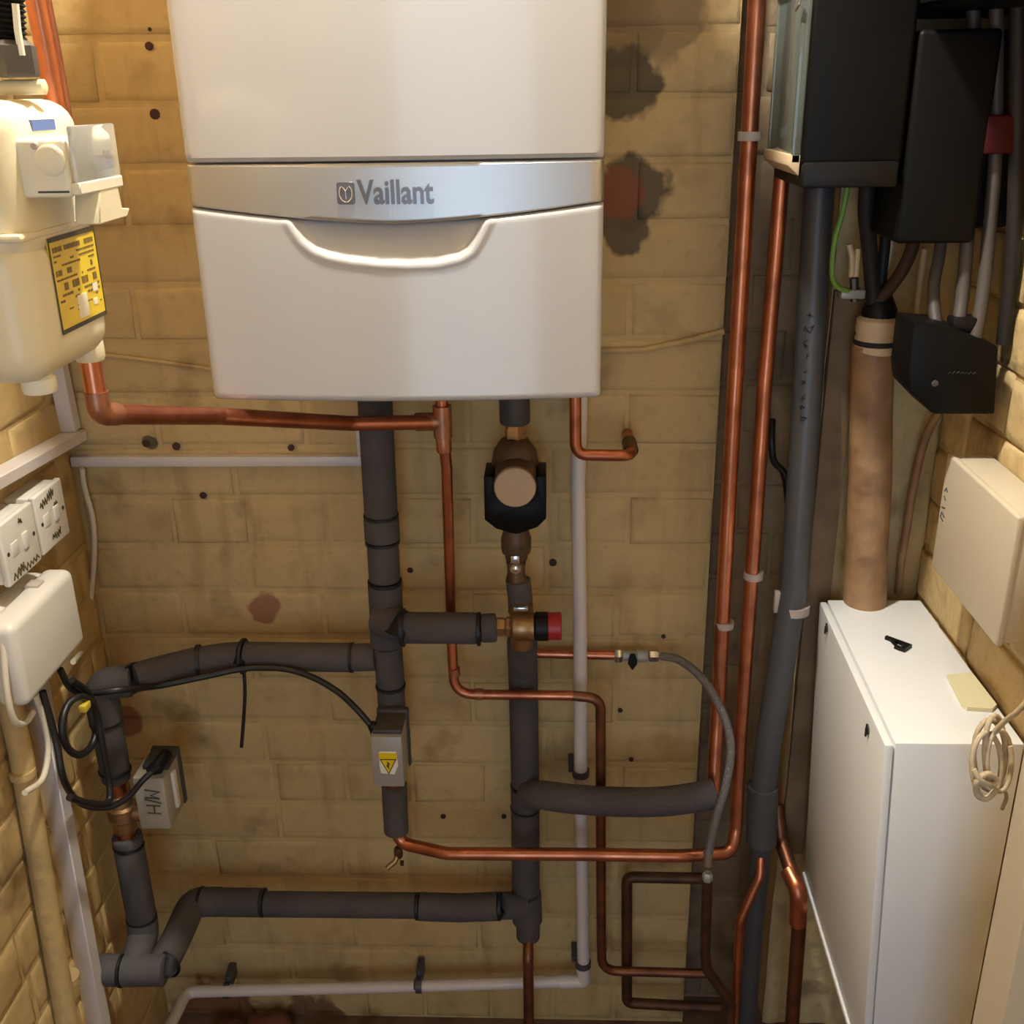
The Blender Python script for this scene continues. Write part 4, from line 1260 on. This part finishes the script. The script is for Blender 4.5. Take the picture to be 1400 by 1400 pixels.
mb = thing('added_shade_box', 'large black box added to shade the top right corner above the cut-out', 'cabinet', (.48, -.2, 1.70))  # black box added to fill the dark corner and shade the cables below
obj('body', box(.408, XR - .004, -.47, -.02, 1.70, 2.25, .006, 2), 'blackgloss', mb)
obj('door', box(.402, .409, -.465, -.025, 1.705, 2.245, .003, 2), 'black', mb)
hb = thing('connector_block', 'black faceted connector block below the grey cables on the right wall', 'connector block', (.50, -.22, 1.245))
o_ = P(1303, 505, .235)
def hp(px, py):
    q_ = P(px, py, .235)
    return (q_.x - o_.x, q_.z - o_.z)
poly = [hp(1242, 508), hp(1250, 442), hp(1296, 446), hp(1366, 474), hp(1361, 567), hp(1276, 567), hp(1244, 534)]
obj('case', prism(list(reversed(poly)), o_, (1, 0, 0), (0, 0, 1), .075, .004, 2), 'blackgloss', hb)
obj('top_gland', box(o_.x + .0, o_.x + .030, o_.y + .02, o_.y + .045, o_.z + .040, o_.z + .058, .003), 'black', hb)
pb_ = P(1278, 524, .237)
obj('screw', revolve([(.004, 0), (.004, .0015), (.002, .002)], pb_, (0, -1, 0), 12), 'tailgrey', hb)
pb_ = P(1315, 510, .2365)
obj('embossed_lettering', strokes([scrawl(-.016, .018, 0, .0016, 14)], pb_, (1, 0, -.04), (0, 0, 1), r=.0007), 'tail', hb)

sc = thing('service_cable', 'thick brown lead sheathed service cable rising beside the steel cabinet', 'cable', P(1180, 860, .05))
c0 = P(1194, 470, .05); c1_ = P(1182, 830, .05)
cbot = Vector((c1_.x + .004, -.034, .50))
obj('sheath', tube([c0, c0.lerp(c1_, .25), c0.lerp(c1_, .5) + Vector((.002, 0, 0)), c0.lerp(c1_, .75), c1_], [.0285, .0290, .0300, .0305, .0310], 24), 'lead', sc)
hd_ = P(1196, 478, .06)
sh = obj('sealing_collar', revolve([(.026, 0), (.029, .004), (.029, .020), (.027, .026), (.029, .030), (.0285, .046), (.022, .052)], P(1196, 482, .052), (0, 0, 1), 28), 'ceramic', sc)
obj('collar_slot', revolve([(.0282, .011), (.0296, .012), (.0296, .0185), (.0282, .0195)], P(1196, 482, .052), (0, 0, 1), 28), 'gap', sh)
obj('cable_boot', revolve([(.024, .048), (.023, .060), (.014, .080), (.010, .085)], P(1196, 482, .052), (0, 0, 1), 18), 'black', sc)

def tail(lab_, pts, r, m, name='service_tail'):
    v = [Vector(p) for p in pts]
    t = thing(name, lab_, 'cable', min(v, key=lambda q: q.z))
    obj('cable', tube(spline(v, 7), r, 12), m, t)
    return t
tail('thick black tail rising from the service cable to the electricity meter', [P(1195, 415, .055), P(1192, 380, .06), P(1188, 330, .07), P(1184, 290, .09), P(1186, 250, .10)], .0105, 'tail')
tail('dark grey tail bent beside the thick black tail', [P(1203, 412, .045), P(1206, 370, .045), P(1210, 330, .05), P(1210, 290, .06), P(1208, 250, .07)], .0075, 'tail')
tail('dark brown tail curving from the service cable up to the cut-out', [P(1202, 410, .06), P(1218, 392, .07), P(1236, 365, .085), P(1248, 335, .10), P(1252, 300, .12)], .0085, 'tailbrown')
tail('pale tail beside the dark brown tail', [P(1206, 398, .03), P(1212, 370, .03), P(1218, 335, .035), P(1222, 290, .04)], .004, 'ceramic')
gw = tail('green and yellow earth wire looping down from the electricity meter', [P(1160, 250, .09), P(1152, 290, .085), P(1142, 325, .08), P(1138, 355, .078), P(1138, 378, .076), P(1145, 392, .072), P(1160, 398, .066)], .0036, 'green', 'earth_wire')
ecl = thing('earth_clamp', 'grey earth clamp where the green wire ends', 'clamp', P(1165, 412, .06))
obj('bracket', box(P(1148, 400, .06).x, P(1182, 400, .06).x, -.068, -.045, P(1160, 408, .06).z, P(1160, 395, .06).z, .003), 'alu', ecl)
obj('bolt', tube([P(1168, 380, .06), P(1169, 412, .06)], .006, 8), 'keyhole', ecl)
obj('wing', tube(spline([P(1164, 378, .062), P(1165, 352, .062), P(1161, 334, .062)], 4), .0038, 8), 'ceramic', ecl)
obj('wing', tube(spline([P(1170, 378, .062), P(1172, 355, .062), P(1173, 340, .062)], 4), .0035, 8), 'ceramic', ecl)
for i, (lab_, pts, r, m) in enumerate((
        ('grey meter tail running down to the left of the connector block', [(1282, 460, .20), (1276, 400, .17), (1284, 350, .15), (1288, 320, .14)], .0075, 'tailgrey'),
        ('grey meter tail entering the middle of the connector block', [(1308, 462, .21), (1316, 400, .19), (1322, 330, .18), (1326, 240, .17), (1330, 120, .16), (1330, -40, .16)], .0080, 'tailgrey'),
        ('grey meter tail entering the right of the connector block', [(1332, 470, .215), (1344, 400, .20), (1352, 320, .19), (1360, 220, .19), (1362, 100, .18), (1362, -40, .18)], .0080, 'tailgrey'),
        ('dark tail nearest the right edge beside the connector block', [(1372, 470, .20), (1380, 400, .20), (1386, 320, .20), (1390, 200, .20), (1392, -40, .20)], .0090, 'tail'),
        ('pale cable hanging left of the connector block on the rough wall', [(1248, 482, .02), (1256, 400, .02), (1264, 340, .02)], .0045, 'ceramic'),
        ('thin dark strand running down the rough wall to the cabinet', [(1285, 560, .05), (1265, 600, .03), (1250, 660, .018), (1240, 720, .012), (1232, 770, .012), (1228, 812, .012)], .0060, 'lead'))):  # last one: thin dark band down the wall, drawn as a tube
    tail(lab_, [P(*p) for p in pts], r, m)

# ================================================================== RUBBLE ON THE FLOOR
lumps = ((-.60, -.07, .040, 'lump of red brick rubble on the floor by the left corner'), (-.52, -.06, .050, 'largest lump of red brick rubble on the floor under the white pipe'),
         (-.42, -.07, .034, 'red brick lump on the floor right of the largest lump'), (-.34, -.05, .026, 'smallest red brick lump on the floor by the back wall'))
for i, (x, y, sz, lab_) in enumerate(lumps):
    bm = new()
    bmesh.ops.create_icosphere(bm, subdivisions=2, radius=sz)
    for v in bm.verts:
        nn = noise.noise(v.co * (28 + i) + Vector((i * 3.1, 0, 0)))
        v.co *= 1 + .35 * nn
        v.co.z = max(v.co.z * .6, -sz * .3)
        v.co += Vector((x, y, sz * .3))
    obj('brick_fragment', bm, 'rubble', label=lab_, cat='rubble', group='brick rubble along the back wall')

# things that are one single mesh need no Empty above them
for o in [q for q in list(bpy.data.objects) if q.type == 'EMPTY' and len(q.children) == 1 and not q.children[0].children]:
    ch = o.children[0]
    wloc = o.location + ch.location
    ch.parent = None
    ch.location = wloc
    for k_ in ('label', 'category', 'group', 'kind'):
        if k_ in o: ch[k_] = o[k_]
    nm = o.name.split('.')[0]
    bpy.data.objects.remove(o)
    ch.name = nm
